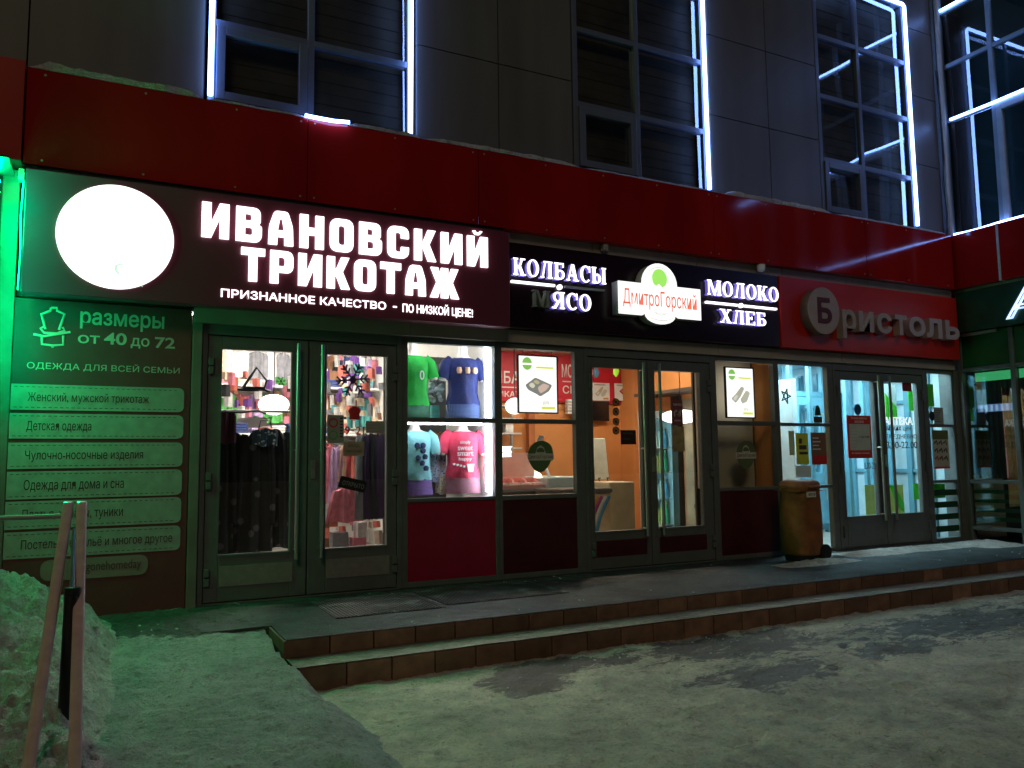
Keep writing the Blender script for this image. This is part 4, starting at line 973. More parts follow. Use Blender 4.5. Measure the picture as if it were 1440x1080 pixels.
CL = {n_: mat(n_ + ' cloth', c, .85, var=.25, scale=12) for n_, c in dict(white=(.72, .70, .68), pink=(.70, .22, .28), coral=(.65, .16, .12), purple=(.16, .06, .30), gray=(.22, .22, .24), navy=(.03, .05, .16), green=(.10, .42, .10), teal=(.08, .34, .34), cream=(.66, .52, .38), black=(.03, .03, .035), brown=(.25, .12, .06), lilac=(.45, .30, .52)).items()}
CL['floral'] = pat('black floral cloth', (.010, .011, .013), (.13, .13, .135), 6.5, .17); CL['dotted'] = pat('blue dotted cloth', (.55, .62, .75), (.08, .14, .4), 40, .3)
def rail(x0, x1, y, z, label): tag(MB().tube([(x0, y, z), (x1, y, z)], .012, 8).build('clothes_rail', M['chrome']), label, 'rail')
def row(y, zt, x0, x1, h, cols, where, step=.17):
    x = x0
    while x < x1:
        c = random.choice(cols)
        garment(f'{c} garment hanging in the {where}', x, y + random.uniform(-.03, .03), zt, random.uniform(.22, .30), h * random.uniform(.85, 1.1), CL[c], f'{c} garments in the {where}', random.uniform(-.8, .8)); x += step
rail(1.15, 3.3, 3.9, 2.66, 'top clothes rail on the back wall of the knitwear shop')
row(3.9, 2.63, 1.25, 2.15, .42, ['white', 'white', 'cream', 'gray'], 'top left row at the back of the knitwear shop')
row(3.9, 2.63, 2.65, 3.35, .45, ['purple', 'navy', 'lilac', 'brown', 'white'], 'top right row at the back of the knitwear shop', .14)
rail(1.15, 3.3, 3.85, 2.08, 'middle clothes rail on the back wall of the knitwear shop')
row(3.85, 2.05, 1.25, 2.2, .34, ['pink', 'green', 'lilac', 'cream', 'white'], 'middle left row at the back of the knitwear shop', .15)
row(3.85, 2.05, 2.6, 3.35, .42, ['cream', 'white', 'coral', 'teal', 'brown', 'gray'], 'middle right row at the back of the knitwear shop', .12)
row(3.8, 1.45, 1.3, 3.35, .7, ['cream', 'gray', 'coral', 'brown', 'lilac'], 'low row at the back of the knitwear shop', .17)
# shelves with folded stacks
sh = thing('wall_shelf', 'long white wall shelf with folded clothes at the back of the knitwear shop', 'shelf', (2.2, 3.95, 1.5))
MB().box(1.1, 3.35, 3.62, 4.19, 1.50, 1.53).build('shelf_board', M['white'], sh); MB().box(1.1, 3.35, 3.62, 4.19, 2.13, 2.155).build('shelf_board', M['white'], sh)
for zb, where in ((1.53, 'on the lower board'), (2.155, 'on the upper board')):
    x = 1.2
    while x < 3.25:
        c = random.choice(['white', 'pink', 'cream', 'purple', 'teal', 'gray', 'coral', 'lilac', 'navy']); q = MB(); n_ = random.randint(2, 4)
        for k in range(n_): j = random.uniform(-.012, .012); q.box(x + j, x + .19 + j, 3.64, 3.9, zb + .002 + k * .033, zb + .033 + k * .033)
        tag(q.build('folded_stack', CL[c], bevel=.008), f'stack of folded {c} clothes {where} of the back wall shelf', 'folded clothes', f'folded {c} stacks {where}'); x += .235
# dark floral dresses right behind the left door
rail(.78, 1.62, .62, 1.62, 'clothes rail with dark floral dresses behind the left knitwear shop door')
for k, (x, z, h) in enumerate(((.90, 1.50, 1.25), (1.06, 1.42, 1.25), (1.24, 1.44, 1.2), (1.41, 1.46, 1.1))):
    garment(('black dress with gray flowers, nearest the hinge side of the left door', 'black floral dress second from the hinge side of the left door', 'black floral dress third from the hinge side of the left door', 'black floral dress beside the pull handle of the left door')[k], x, .60 + .05 * (k % 2), z, .26, h, CL['floral'], 'dark floral dresses', random.uniform(-.2, .2), 'dress', 'dress', True, 1.25)
garment('navy top with white print lying over the floral dresses', 1.30, .52, 1.46, .24, .16, pat('navy printed cloth', (.03, .06, .10), (.5, .6, .65), 26, .28), None, .1, 'top', 'clothes')
garment('dark maroon top at the left behind the knitwear shop door', .95, .55, 1.62, .20, .3, mat('maroon cloth', (.08, .012, .03), .8), None, -.2, 'top', 'clothes')
p = at(373, 611, .62)
bag = thing('round_bag', 'small round orange red bag hanging behind the left knitwear shop door', 'bag', p)
MB().loft([(p.x, p.y, p.z + .075 * math.sin(a), .09 * math.cos(a) + .002, .06 * math.cos(a) + .002) for a in [math.pi * (-.5 + k / 10) for k in range(11)]], 20).build('bag_body', mat('orange red leather', (.65, .06, .02), .4), bag)
MB().tube([(p.x - .06, p.y, p.z + .05), (p.x - .04, p.y, p.z + .13), (p.x + .04, p.y, p.z + .13), (p.x + .06, p.y, p.z + .05)], .006, 6).build('strap', M['black'], bag)
# right leaf: dark jackets, pink dresses, boxes
rail(1.9, 2.6, .85, 1.47, 'short rail with dark jackets behind the right knitwear shop door')
for k, (x, c) in enumerate(((2.28, 'gray'), (2.36, 'purple'), (2.44, 'black'), (2.50, 'purple'))):
    garment(('gray jacket at the left of the jackets behind the right door', 'dark purple jacket next to the gray jacket', 'black jacket between two purple jackets', 'dark purple jacket nearest the door post')[k], x, .80 + .03 * k, 1.43, .2, .85, CL[c] if c != 'purple' else mat('dark plum cloth', (.06, .03, .08), .85), 'dark jackets', .9, 'jacket', 'jacket', True)
for k in range(9):
    c = ['pink', 'coral', 'pink', 'lilac', 'cream', 'pink', 'coral', 'teal', 'pink'][k]
    garment(f'{c} children dress on the rack behind the right knitwear shop door', 2.06 + .075 * k, 1.75 + .05 * (k % 3), 1.34 - .02 * (k % 2), .2, .62, CL[c], f'{c} children dresses on the door rack', .7 + random.uniform(-.3, .3), 'dress', 'dress', True, 1.5)
rail(1.95, 2.8, 1.78, 1.36, 'clothes rail with pink children dresses behind the right knitwear shop door')
garment('pink frilled skirt spread low behind the right knitwear shop door', 2.25, 1.3, .88, .30, .36, CL['pink'], None, .2, 'skirt', 'skirt', False, 1.6)
for k, (x, y, w, z0, h, c) in enumerate(((2.12, 1.25, .16, 0, .42, 'gray'), (2.32, 1.2, .14, 0, .36, 'pink'), (2.36, 1.18, .10, .36, .16, 'white'), (2.05, 1.9, .2, 0, .6, 'brown'))):
    tag(MB().box(x, x + w, y, y + .16, z0 + .002, z0 + h).build('carton', CL[c], bevel=.004), ('gray carton on the floor behind the right knitwear shop door', 'pink carton on the floor behind the right knitwear shop door', 'small white carton on top of the pink carton', 'tall brown carton behind the gray carton')[k], 'carton')
def packets(n, x0, x1, z0, z1, y, where, cols):
    for k in range(n):
        c = random.choice(cols); x = random.uniform(x0, x1); z = random.uniform(z0, z1); w = random.uniform(.05, .10); h = random.uniform(.06, .16); yy = y + random.uniform(-.25, .25)
        q = MB(); q.add([(x, yy, z), (x + w * .5, yy - .025, z), (x + w, yy, z), (x + w, yy + .02, z + h), (x + w * .5, yy - .012, z + h * 1.05), (x, yy + .02, z + h), (x + w * .5, yy + .03, z + h * .5)], [(0, 1, 4, 5), (1, 2, 3, 4), (0, 5, 6), (2, 6, 3), (0, 6, 2, 1), (3, 6, 5, 4)])
        tag(q.build('hanging_packet', CL[c]), f'small {c} item among the stock hanging {where}', 'packet', f'small {c} items hanging {where}')
packets(70, 2.05, 3.0, 1.45, 2.45, 2.6, 'behind the right knitwear shop door', ['white', 'coral', 'cream', 'gray', 'brown', 'pink', 'teal', 'purple', 'white', 'black', 'navy'])
packets(34, 2.28, 2.62, 1.40, 2.35, 1.5, 'beside the display window back', ['cream', 'coral', 'white', 'lilac', 'brown', 'gray', 'teal'])
packets(34, 1.12, 1.95, 1.62, 2.12, 2.4, 'behind the left knitwear shop door', ['white', 'coral', 'cream', 'green', 'pink', 'brown', 'purple', 'black'])
packets(30, 1.95, 2.75, .25, .85, 1.5, 'low behind the right knitwear shop door', ['white', 'pink', 'cream', 'gray', 'coral', 'teal', 'navy'])
# in the display window between the mannequins
vs_ = thing('flower_vase', 'teal vase of pale gray flowers between the green and blue mannequins', 'vase', (2.95, .5, 1.53))
MB().loft([(2.95, .5, 1.531, .04, .04), (2.95, .5, 1.6, .05, .05), (2.95, .5, 1.70, .045, .045)], 18).build('vase', CL['teal'], vs_)
q = MB()
for k in range(16):
    x, y, z = 2.95 + random.uniform(-.10, .10), .5 + random.uniform(-.06, .06), 1.75 + random.uniform(-.02, .16); r = random.uniform(.022, .034)
    q.loft([(x, y, z + r * math.sin(a), r * math.cos(a) + .001, r * math.cos(a) + .001) for a in [math.pi * (-.5 + j / 6) for j in range(7)]], 10)
tag(q.build('flowers', mat('gray blue petals', (.38, .46, .50), .8), vs_), kind='stuff')
garment('blue dotted blouse hanging between the lower mannequins', 2.93, .42, 1.35, .22, .42, CL['dotted'], None, .1, 'blouse')
garment('cream patterned shorts hanging below the blue dotted blouse', 2.99, .40, 1.0, .14, .18, pat('cream patterned cloth', (.6, .58, .45), (.2, .2, .2), 50, .3), None, -.2, 'shorts')
row(.85, 2.2, 2.78, 3.1, .4, ['gray', 'white', 'gray'], 'dim row behind the upper mannequins', .09)
row(1.0, 1.46, 2.55, 3.3, .4, ['gray', 'navy', 'brown'], 'row behind the lower mannequins', .13)
part_box('display_back', mat('display back gray', (.10, .11, .10), .7), 2.66, 3.38, 1.25, 1.28, .0, 2.3)

# stickers, sheets and notices on the glass -------------------------------------------------
def sheet(name, label, x0, x1, z0, z1, mt, cat='notice', y=-.0005, head=None, lines=0, lc=None, lean=0, group=None, body=None):
    "a sheet on the pane: mesh plus printed bits"
    t = thing(name, label, cat, ((x0 + x1) / 2, y, z0), group); w = x1 - x0; h = z1 - z0
    MB().box(x0, x1, y - .002, y, z0, z1).build('sheet', mt, t)
    lc = lc or M['bartext']
    if head:
        if head[0]: MB().box(x0, x1, y - .003, y - .0022, z1 - head[1] * h, z1).build('header', head[0], t)
        if len(head) > 2: T(head[2], x0 + .1 * w, x1 - .1 * w, z1 - head[1] * h * .75, z1 - head[1] * h * .25, y - .004, head[3], t, depth=.001)
    if lines:
        z = z1 - (head[1] if head else .08) * h - .08 * h; st_ = (z - z0 - .06 * h) / lines
        q = MB()
        for k in range(lines): q.box(x0 + .1 * w, x0 + w * random.uniform(.55, .9), y - .003, y - .0022, z - st_ * .35, z); z -= st_
        q.build('print_lines', lc, t)
    return t
YG = .010      # just in front of the panes
GP = mat('gray green sheet', (.30, .33, .30), .7); KR = mat('kraft sheet', (.36, .28, .20), .7)
RD = mat('red print', (.55, .02, .02), .6); GRN2 = mat('green print', (.08, .40, .06), .6); PINKT = mat('violet glitter', (.06, .03, .16), .5)
t = sheet('round_notice', 'gray green sheet with red circle stickers on the knitwear shop door', 1.74, 1.89, 1.31, 1.56, GP, y=YG)
for z, mt in ((1.49, RD), (1.38, GRN2)): link('round_mark', put(shape([[(1.795 + .042 * math.cos(k * math.pi / 12), z + .042 * math.sin(k * math.pi / 12)) for k in range(24)], [(1.795 + .03 * math.cos(k * math.pi / 12), z + .03 * math.sin(k * math.pi / 12)) for k in range(24)]], .002), YG - .004), mt, t)
q = MB()
for k in range(7): q.box(1.855, 1.88, YG - .0035, YG - .0022, 1.36 + k * .027, 1.376 + k * .027)
q.build('print_blocks', M['bartext'], t)
t = sheet('cash_notice', 'small kraft sheet below the red opening hours', 1.885, 2.075, 1.195, 1.325, KR, y=YG - .003)
T('ВХОД', 1.93, 2.03, 1.27, 1.30, YG - .007, M['bartext'], t, depth=.001); T('СВОБОДНЫЙ', 1.91, 2.05, 1.225, 1.255, YG - .007, M['bartext'], t, depth=.001)
t = sheet('blank_notice', 'blank gray sheet at the right edge of the knitwear shop door', 2.09, 2.27, 1.40, 1.51, GP, y=YG, lines=3, lc=M['offw'])
t = thing('opening_hours', 'red opening hours numerals stuck on the knitwear shop door', 'hours sticker', (2.0, YG, 1.4))
T('9', 1.90, 1.945, 1.385, 1.46, YG - .001, RD, t, name='numeral', bold=.02); MB().box(1.96, 1.985, YG - .003, YG, 1.415, 1.425).build('numeral', RD, t); T('21', 2.0, 2.075, 1.385, 1.46, YG - .001, RD, t, name='numeral', bold=.02)
MB().loft([(1.985, YG - .006, 1.52, .05, .006), (1.985, YG - .006, 1.57, .045, .006), (1.985, YG - .006, 1.60, .06, .006), (1.985, YG - .006, 1.64, .02, .006)], 12).build('bell_mark', RD, t)
t = thing('open_sign', 'tilted dark plaque reading open on the right knitwear shop door', 'sign', (1.97, -.02, .9))
pl = rounded([(1.84, .925, .02), (2.08, .865, .02), (2.105, .965, .02), (1.865, 1.025, .02)])
link('plaque', put(shape([pl], .006), YG - .006), M['black'], t); T('ОТКРЫТО', 1.875, 2.075, .945, .985, YG - .0105, mat('gray plaque print', (.34, .34, .33), .6), t, depth=.002, lean=-.235)
def snowflake(u, v, r, label, mt):
    p = at(u, v, YG); t_ = MB()
    for k in range(6):
        a = k * math.pi / 3 + .1; c, s_ = math.cos(a), math.sin(a); f = lambda d, o: (p.x + d * c - o * s_, YG - .002, p.z + d * s_ + o * c)
        t_.tube([f(0, 0), f(r, 0)], r * .05, 6, .3)
        for d in (.45, .72):
            for o in (-1, 1): t_.tube([f(r * d, 0), f(r * (d + .2), o * r * .24)], r * .05, 6, .3)
    t_.loft([(p.x, YG - .002, p.z - r * .25, .004, .002), (p.x, YG - .003, p.z, r * .25, .002), (p.x, YG - .002, p.z + r * .25, .004, .002)], 12)
    tag(t_.build('snowflake_sticker', mt), label, 'sticker')
snowflake(496, 534, .155, 'large dark violet snowflake sticker on the right knitwear shop door', PINKT)
snowflake(395, 536, .042, 'small dark snowflake sticker on the left knitwear shop door', M['black'])
tz = [at(u, v, .3) for u, v in ((342, 545), (361, 517), (375, 535), (372, 546), (342, 545))]
q = MB(); q.tube([p for p in tz], .013, 7); q.tube([at(334, 547, .3), at(350, 549, .3), at(372, 548, .3), at(380, 551, .3)], .012, 7); q.tube([at(312, 579, .3), at(340, 580, .3), at(362, 577, .3), at(374, 582, .3)], .010, 7)
tag(q.build('tinsel_garland', mat('dark tinsel', (.03, .03, .04), .4)), 'dark tinsel garland in a house shape inside the left knitwear shop door', 'garland')

# ------------------------------------------------------------------ sausage shop
YB = 3.195
def wp(u, v, y): p = at(u, v, y); return p.x, p.z
fb = thing('wall_fascia', 'red wall fascia with white words along the back of the sausage shop', 'wall sign', (5.3, YB, 1.9))
MB().box(3.5, 7.07, YB - .05, YB, 1.99, 2.70).build('red_board', IR, fb)
WT = mat('white wall print', (.8, .78, .76), .6)
for tx, x0, x1, z0, z1 in (('КОЛБАСЫ', 4.60, 5.62, 2.24, 2.42), ('ДЕЛИКАТЕСЫ', 4.66, 5.60, 2.03, 2.13), ('МОЛОКО', 6.01, 6.55, 2.36, 2.56), ('СЫР', 6.02, 6.40, 2.12, 2.24)):
    T(tx, x0, x1, z0, z1, YB - .055, WT, fb, bold=.01, depth=.004)
for x0, x1, z in ((4.65, 5.6, 2.185), (6.02, 6.5, 2.30)): MB().box(x0, x1, YB - .058, YB - .0505, z - .008, z + .008).build('rule', WT, fb)
part_box('pilaster', OR2, 5.42, 5.52, 3.10, 3.195, 0.0, 1.985)
def pic_poster(label, u0, u1, v0, v1, y, kind, lit=None, frame=None, hang=None):
    x0, z1 = wp(u0, v0, y); x1, _ = wp(u1, v0, y); _, z0 = wp(u0, v1, y); w, h = x1 - x0, z1 - z0
    t = thing('meal_poster', label, 'poster', ((x0 + x1) / 2, y, z0))
    pm = lit or M['paper']; MB().box(x0, x1, y, y + .006, z0, z1).build('sheet', pm, t)
    if frame: MB().frame(x0 - .014, x1 + .014, z0 - .014, z1 + .014, .014, y - .008, y + .02).build('frame', frame, t)
    e = lit is not None
    def pm_(n_, c): return em(n_, c, 1.0) if e else mat(n_, c, .6)
    if h > w:
        lf = [(x0 + w * (.22 + .13 * math.cos(a)), z1 - h * .135 + w * .15 * math.sin(a)) for a in [k * math.pi / 12 for k in range(24)]]
        link('leaf_mark', put(shape([lf], .002), y - .002), pm_('leaf mark', (.25, .55, .10)), t)
        MB().box(x0 + .06 * w, x0 + .40 * w, y - .0035, y - .0022, z1 - .16 * h, z1 - .125 * h).build('leaf_band', pm, t)
        T('КУХНЯ', x0 + .52 * w, x0 + .85 * w, z1 - .105 * h, z1 - .065 * h, y - .003, pm_('gray print', (.5, .47, .4)), t, depth=.001)
        T('ПРАЗДНИЧНАЯ', x0 + .45 * w, x0 + .95 * w, z1 - .16 * h, z1 - .125 * h, y - .003, pm_('gray print', (.45, .42, .3)), t, depth=.001)
        MB().box(x0 + .45 * w, x0 + .92 * w, y - .003, y - .001, z1 - .215 * h, z1 - .18 * h).build('yellow_band', pm_('yellow band', (.75, .8, .1)), t)
        T('89', x0 + .62 * w, x0 + .78 * w, z0 + .12 * h, z0 + .20 * h, y - .003, pm_('gray print', (.35, .33, .2)), t, depth=.001)
        MB().box(x0 + .58 * w, x0 + .95 * w, y - .003, y - .001, z0 + .05 * h, z0 + .10 * h).build('yellow_band', pm_('yellow band', (.75, .8, .1)), t)
        cxp, czp = x0 + .52 * w, z0 + .45 * h; sc = w * .36
    else:
        MB().box(x0 + .1 * w, x0 + .75 * w, y - .003, y - .001, z1 - .14 * h, z1 - .08 * h).build('print_line', pm_('gray print', (.35, .3, .28)), t)
        MB().box(x0 + .62 * w, x0 + .92 * w, y - .003, y - .001, z0 + .07 * h, z0 + .17 * h).build('price_band', pm_('price', (.6, .3, .08)), t)
        cxp, czp = x0 + .5 * w, z0 + .5 * h; sc = h * .42
    def blob(pts, nm, c, dy): link(nm, put(shape([rounded([(cxp + a * sc, czp + b * sc, .12 * sc) for a, b in pts])], .002), y - dy), pm_(nm, c), t)
    if kind == 'tray':
        blob([(-1, .1), (-.25, .62), (1, .15), (.75, -.25), (.1, -.62), (-.2, -.45), (-.8, -.2)], 'tray_picture', (.20, .20, .19), .003)
        blob([(-.75, .1), (-.5, .3), (-.25, .08), (-.45, -.12)], 'food_picture', (.7, .68, .5), .005); blob([(-.42, .33), (-.2, .48), (.1, .3), (-.1, .15)], 'food_picture', (.5, .42, .25), .005)
        blob([(-.1, -.05), (.35, .25), (.8, .1), (.5, -.2), (.1, -.42)], 'food_picture', (.65, .45, .38), .005)
    elif kind == 'rolls':
        blob([(-1, -.3), (-.5, .1), (.1, .7), (.4, .55), (.0, -.1), (-.55, -.65)], 'food_picture', (.45, .42, .34), .003); blob([(-.1, -.35), (.55, .4), (.95, .2), (.6, -.5), (.1, -.7)], 'food_picture', (.5, .47, .38), .005)
        blob([(-.75, -.3), (-.45, .0), (-.3, -.1), (-.6, -.45)], 'food_picture', (.7, .66, .58), .007)
    elif kind == 'meat':
        blob([(-1, .1), (-.3, .6), (1, .2), (.6, -.5), (-.1, -.6)], 'tray_picture', (.42, .05, .04), .003); blob([(-.7, .1), (-.35, .4), (.0, .15), (-.3, -.1)], 'food_picture', (.6, .22, .16), .005); blob([(.0, .0), (.3, .3), (.7, .1), (.3, -.3)], 'food_picture', (.6, .22, .16), .005)
    if hang:
        for f in (.12, .88): MB().tube([(x0 + w * f, y + .004, z1), (x0 + w * f, y + .004, hang)], .003, 6).build('hanging_wire', M['black'], t)
LP = em('backlit poster', (1, .99, .96), 1.25)
pic_poster('glowing hanging poster with a gray tray meal above the round lamp reflection', 729, 782, 500, 579, .20, 'tray', LP, M['black'], 2.7)
pic_poster('glowing poster with two white rolls beside the pharmacy window', 1020, 1058, 517, 586, .13, 'rolls', LP, M['black'])
pic_poster('white poster with pale sausages on the red board above the television', 833, 857, 538, 563, YB - .07, 'rolls')
pic_poster('white poster with a red meat tray on the red board above round stickers', 864, 893, 539, 563, YB - .07, 'meat')
tv = thing('television', 'black wall television on the orange wall of the sausage shop', 'television', (6.72, YB - .1, 1.8))
x0, z1 = wp(828, 564, YB - .1); x1, z0 = wp(857, 592, YB - .1)
MB().box(x0, x1, YB - .1, YB - .05, z0, z1).build('screen', mat('black screen', (.008, .008, .01), .15), tv, bevel=.006); MB().box((x0 + x1) / 2 - .08, (x0 + x1) / 2 + .08, YB - .05, YB, (z0 + z1) / 2 - .08, (z0 + z1) / 2 + .08).build('wall_mount', M['black'], tv)
# round prohibition stickers on the glass
for k, v in enumerate((565.5, 579, 593, 605.5)):
    p = at(866, v, .010); t = thing('ban_sticker', ('round ban sticker highest of four on the sausage shop door', 'round ban sticker second from the top on the sausage shop door', 'round ban sticker third from the top on the sausage shop door', 'round ban sticker lowest of four on the sausage shop door')[k], 'sticker', p)
    c_ = lambda r: [(p.x + r * math.cos(a), p.z + r * math.sin(a)) for a in [j * math.pi / 14 for j in range(28)]]
    link('disc', put(shape([c_(.037)], .001), .009), mat('amber sticker', (.40, .19, .07), .6), t); link('ring', put(shape([c_(.042), c_(.034)], .002), .008), M['black'], t)
    if k < 3: link('slash', put(shape([[(p.x - .026, p.z + .022), (p.x - .022, p.z + .026), (p.x + .026, p.z - .022), (p.x + .022, p.z - .026)]], .002), .006), M['black'], t)
    MB().box(p.x - .014, p.x + .014, .006, .0075, p.z - .012, p.z + .012).build('figure', M['bartext'], t)
sheet('dark_sticker', 'dark square sticker below the round ban stickers', *wp(873, 625, .01)[:1], wp(894, 605, .01)[0], wp(873, 625, .01)[1], wp(894, 605, .01)[1], mat('dark brown sticker', (.03, .012, .008), .5), 'sticker', y=.010, lines=2)
# chest freezer with the lid up, and the freezer cabinet with coloured arcs
ch = thing('chest_freezer', 'beige chest freezer with its white lid raised behind the left sausage shop door', 'freezer', (5.7, 1.5, 0))
MB().box(5.50, 5.88, 1.2, 1.8, .04, .86).build('body', mat('cream enamel', (.60, .52, .34), .4), ch, bevel=.015)
lidm = MB(); lidm.add([(5.52, 1.74, .875), (5.87, 1.74, .875), (5.87, 1.80, .875), (5.52, 1.80, .875), (5.55, 1.86, 1.42), (5.90, 1.86, 1.42), (5.90, 1.92, 1.42), (5.55, 1.92, 1.42)], [(0, 3, 2, 1), (4, 5, 6, 7), (0, 1, 5, 4), (1, 2, 6, 5), (2, 3, 7, 6), (3, 0, 4, 7)])
lidm.build('lid', mat('white lid', (.62, .60, .48), .5), ch, bevel=.012)
for x in (5.56, 5.69, 5.82): MB().tube([(x, 1.70, .86), (x, 1.72, .90), (x + .03, 1.72, .90)], .008, 6).build('hinge', M['black'], ch)
fz = thing('ice_cream_freezer', 'white ice cream freezer with coloured arcs on its side', 'freezer', (5.1, 1.4, 0))
MB().box(4.75, 5.42, 1.05, 1.75, .03, .74).build('body', mat('orange white enamel', (.66, .48, .30), .4), fz, bevel=.02)
q = MB(); q.box(4.74, 5.44, 1.03, 1.77, .741, .80); q.build('glass_lid', mat('gray lid frame', (.16, .15, .14), .3), fz, bevel=.015)
for k, c in enumerate(((.05, .3, .55), (.8, .8, .8), (.55, .06, .30), (.7, .35, .05))):
    MB().tube([(5.40 - .055 * k - .22 * math.sin(t) ** 2, 1.045, .70 - .64 * (1 - math.cos(t)) ) for t in [1.5 * j / 14 for j in range(15)]], .02, 8, .3).build('arc_stripe', mat('arc stripe', c, .4), fz)
# meat counter seen through the window
ct = thing('meat_counter', 'refrigerated meat counter with sloping glass and a white top', 'counter', (5.2, 2.0, 0))
MB().box(3.9, 5.35, 1.7, 2.6, .0, .78).build('counter_base', mat('dark counter base', (.10, .09, .085), .4), ct, bevel=.02)
MB().box(3.9, 4.9, 1.72, 2.55, .785, .84).build('tray_deck', mat('pink display deck', (.75, .42, .38), .5), ct)
MB().box(3.9, 5.1, 2.3, 2.6, .845, 1.24).build('back_panel', mat('pink lit panel', (.70, .36, .30), .5), ct)
MB().box(4.905, 5.36, 1.66, 2.62, .785, .93).build('white_top', mat('teal white top', (.55, .68, .68), .35), ct, bevel=.02)
MB().add([(3.9, 1.72, .845), (4.9, 1.72, .845), (4.9, 2.25, 1.42), (3.9, 2.25, 1.42)], [(0, 1, 2, 3)]).build('sloping_glass', M['glass'], ct)
MB().tube([(4.98, 1.69, .845), (4.98, 2.0, 1.24)], .02, 8).build('glass_edge', M['aluw'], ct)
p = at(760, 630, 1.6); cdp = thing('price_card', 'long white price card leaning over the meat counter', 'card', p)
a = [wp(744, 640, 1.6), wp(750, 642, 1.6), wp(766, 614, 1.6), wp(758, 612, 1.6)]
link('card', put(shape([a], .004), 1.6), M['paper'], cdp); 
mid = ((a[0][0] + a[2][0]) / 2, (a[0][1] + a[2][1]) / 2); MB().tube([(mid[0], 1.596, mid[1]), (mid[0] + .001, 1.594, mid[1])], .02, 12).build('leaf_mark', GRN2, cdp)
for k in range(7):
    x = 4.1 + k * .17; q = MB(); q.box(x, x + .15, 1.80, 2.25, .842, .862)
    t = q.build('meat_tray', M['white']); tag(t, f'white tray of raw meat in the counter by the shop window', 'meat tray', 'meat trays in the counter')
    mq = MB().loft([(x + .075, 2.02, .863, .065, .20), (x + .075, 2.02, .90, .055, .17), (x + .075, 2.02, .925, .02, .08)], 14); mq.build('meat', mat('raw meat', (.60, .14, .12), .4, var=.4, scale=30), t)
st = thing('label_rack', 'narrow shelf rack at the left of the sausage shop window', 'rack', (4.85, 2.9, 1.0))
for z in (1.1, 1.3, 1.5, 1.7, 1.88): MB().box(4.2, 5.12, 2.75, 3.12, z, z + .02).build('rack_shelf', M['aluw'], st)
for x in (4.22, 5.08): MB().box(x, x + .03, 3.0, 3.03, .8, 1.95).build('upright', M['aluw'], st)
for k in range(8):
    tag(MB().box(4.3 + .2 * (k % 4), 4.42 + .2 * (k % 4), 2.8, 3.0, (1.121, 1.521)[k // 4], (1.26, 1.66)[k // 4]).build('packet', CL[['coral', 'cream', 'brown', 'white'][k % 4]], bevel=.01), ('packet on the second lowest board of the label rack', 'packet on the upper board of the label rack')[k // 4], 'packet', ('packets low on the label rack', 'packets high on the label rack')[k // 4])
for k in range(5):
    tag(MB().box(6.06, 6.30, YB - .12, YB - .055, 2.0 - .045 * k, 2.03 - .045 * k).build('price_strip', M['paper']), 'white price strip stacked below the red word board', 'price strip', 'price strips under the red board')
# leaf shaped logo decals on the panes
def decal(u0, u1, v0, v1, label, c1, c2, y=.010):
    x0, z1 = wp(u0, v0, y); x1, z0 = wp(u1, v1, y); w = x1 - x0; h = z1 - z0; t = thing('logo_decal', label, 'decal', ((x0 + x1) / 2, y, z0))
    cx_, cz_ = (x0 + x1) / 2, (z0 + z1) / 2
    o = [(cx_ + w * (.46 * math.cos(a) + .05 * math.sin(2 * a)), cz_ + h * (.5 * math.sin(a) + .04 * math.cos(a))) for a in [k * math.pi / 20 for k in range(40)]]
    link('leaf_shape', put(shape([o], .001), y - .001), c1, t)
    link('leaf_vein', put(shape([[(cx_ - .2 * w, cz_ + .1 * h), (cx_ + .2 * w, cz_ + .1 * h), (cx_ + .12 * w, cz_ + .30 * h), (cx_, cz_ + .36 * h), (cx_ - .12 * w, cz_ + .30 * h)]], .001), y - .003), c2, t)
    MB().box(x0, x1, y - .0045, y - .003, cz_ - .12 * h, cz_ + .10 * h).build('name_band', c2, t)
    T('ДмитроГорский', x0 + .04 * w, x1 - .04 * w, cz_ - .09 * h, cz_ + .07 * h, y - .0055, M['bartext'], t, depth=.001)
    MB().loft([(cx_, y - .004, cz_ + .14 * h, .14 * w, .001), (cx_, y - .004, cz_ + .2 * h, .15 * w, .001), (cx_, y - .004, cz_ + .28 * h, .06 * w, .001)], 12).build('crown_mark', c1, t)
decal(741, 779, 620, 664, 'dark green leaf logo decal on the sausage shop window', mat('dark leaf decal', (.09, .15, .05), .6), mat('gray decal band', (.55, .52, .44), .6))
decal(1034, 1064, 620, 660, 'dark leaf logo decal on the beige backed window', mat('olive leaf decal', (.10, .13, .05), .6), mat('olive decal band', (.50, .46, .38), .6))
# blocked window beside the pharmacy
part_box('window_backing', BEI, 6.15, 7.0, .30, .33, .79, 2.30); part_box('window_backing', DBR, 6.15, 7.08, .36, .39, .0, 2.30)
# cooler and the right wall
fr = thing('drinks_cooler', 'tall glowing drinks cooler full of bottles in the sausage shop', 'cooler', (6.88, 2.05, 0))
q = MB(); q.box(6.70, 6.715, 1.9, 2.22, .1, 1.80); q.box(7.055, 7.075, 1.9, 2.22, .1, 1.80); q.box(6.715, 7.055, 1.9, 2.22, .1, .2); q.box(6.715, 7.055, 1.9, 2.22, 1.70, 1.80); q.box(6.715, 7.055, 2.20, 2.22, .2, 1.70)
q.build('cabinet', mat('pale cooler enamel', (.5, .55, .58), .4), fr)
zsf = (.22, .58, .94, 1.28)
for z in zsf: MB().box(6.717, 7.053, 1.94, 2.19, z, z + .012).build('cooler_shelf', M['aluw'], fr)
for x in (6.722,): MB().tube([(x, 1.925, .24), (x, 1.925, 1.68)], .005, 8).build('light_tube', em('cooler tube', (.40, .92, 1), 40), fr)
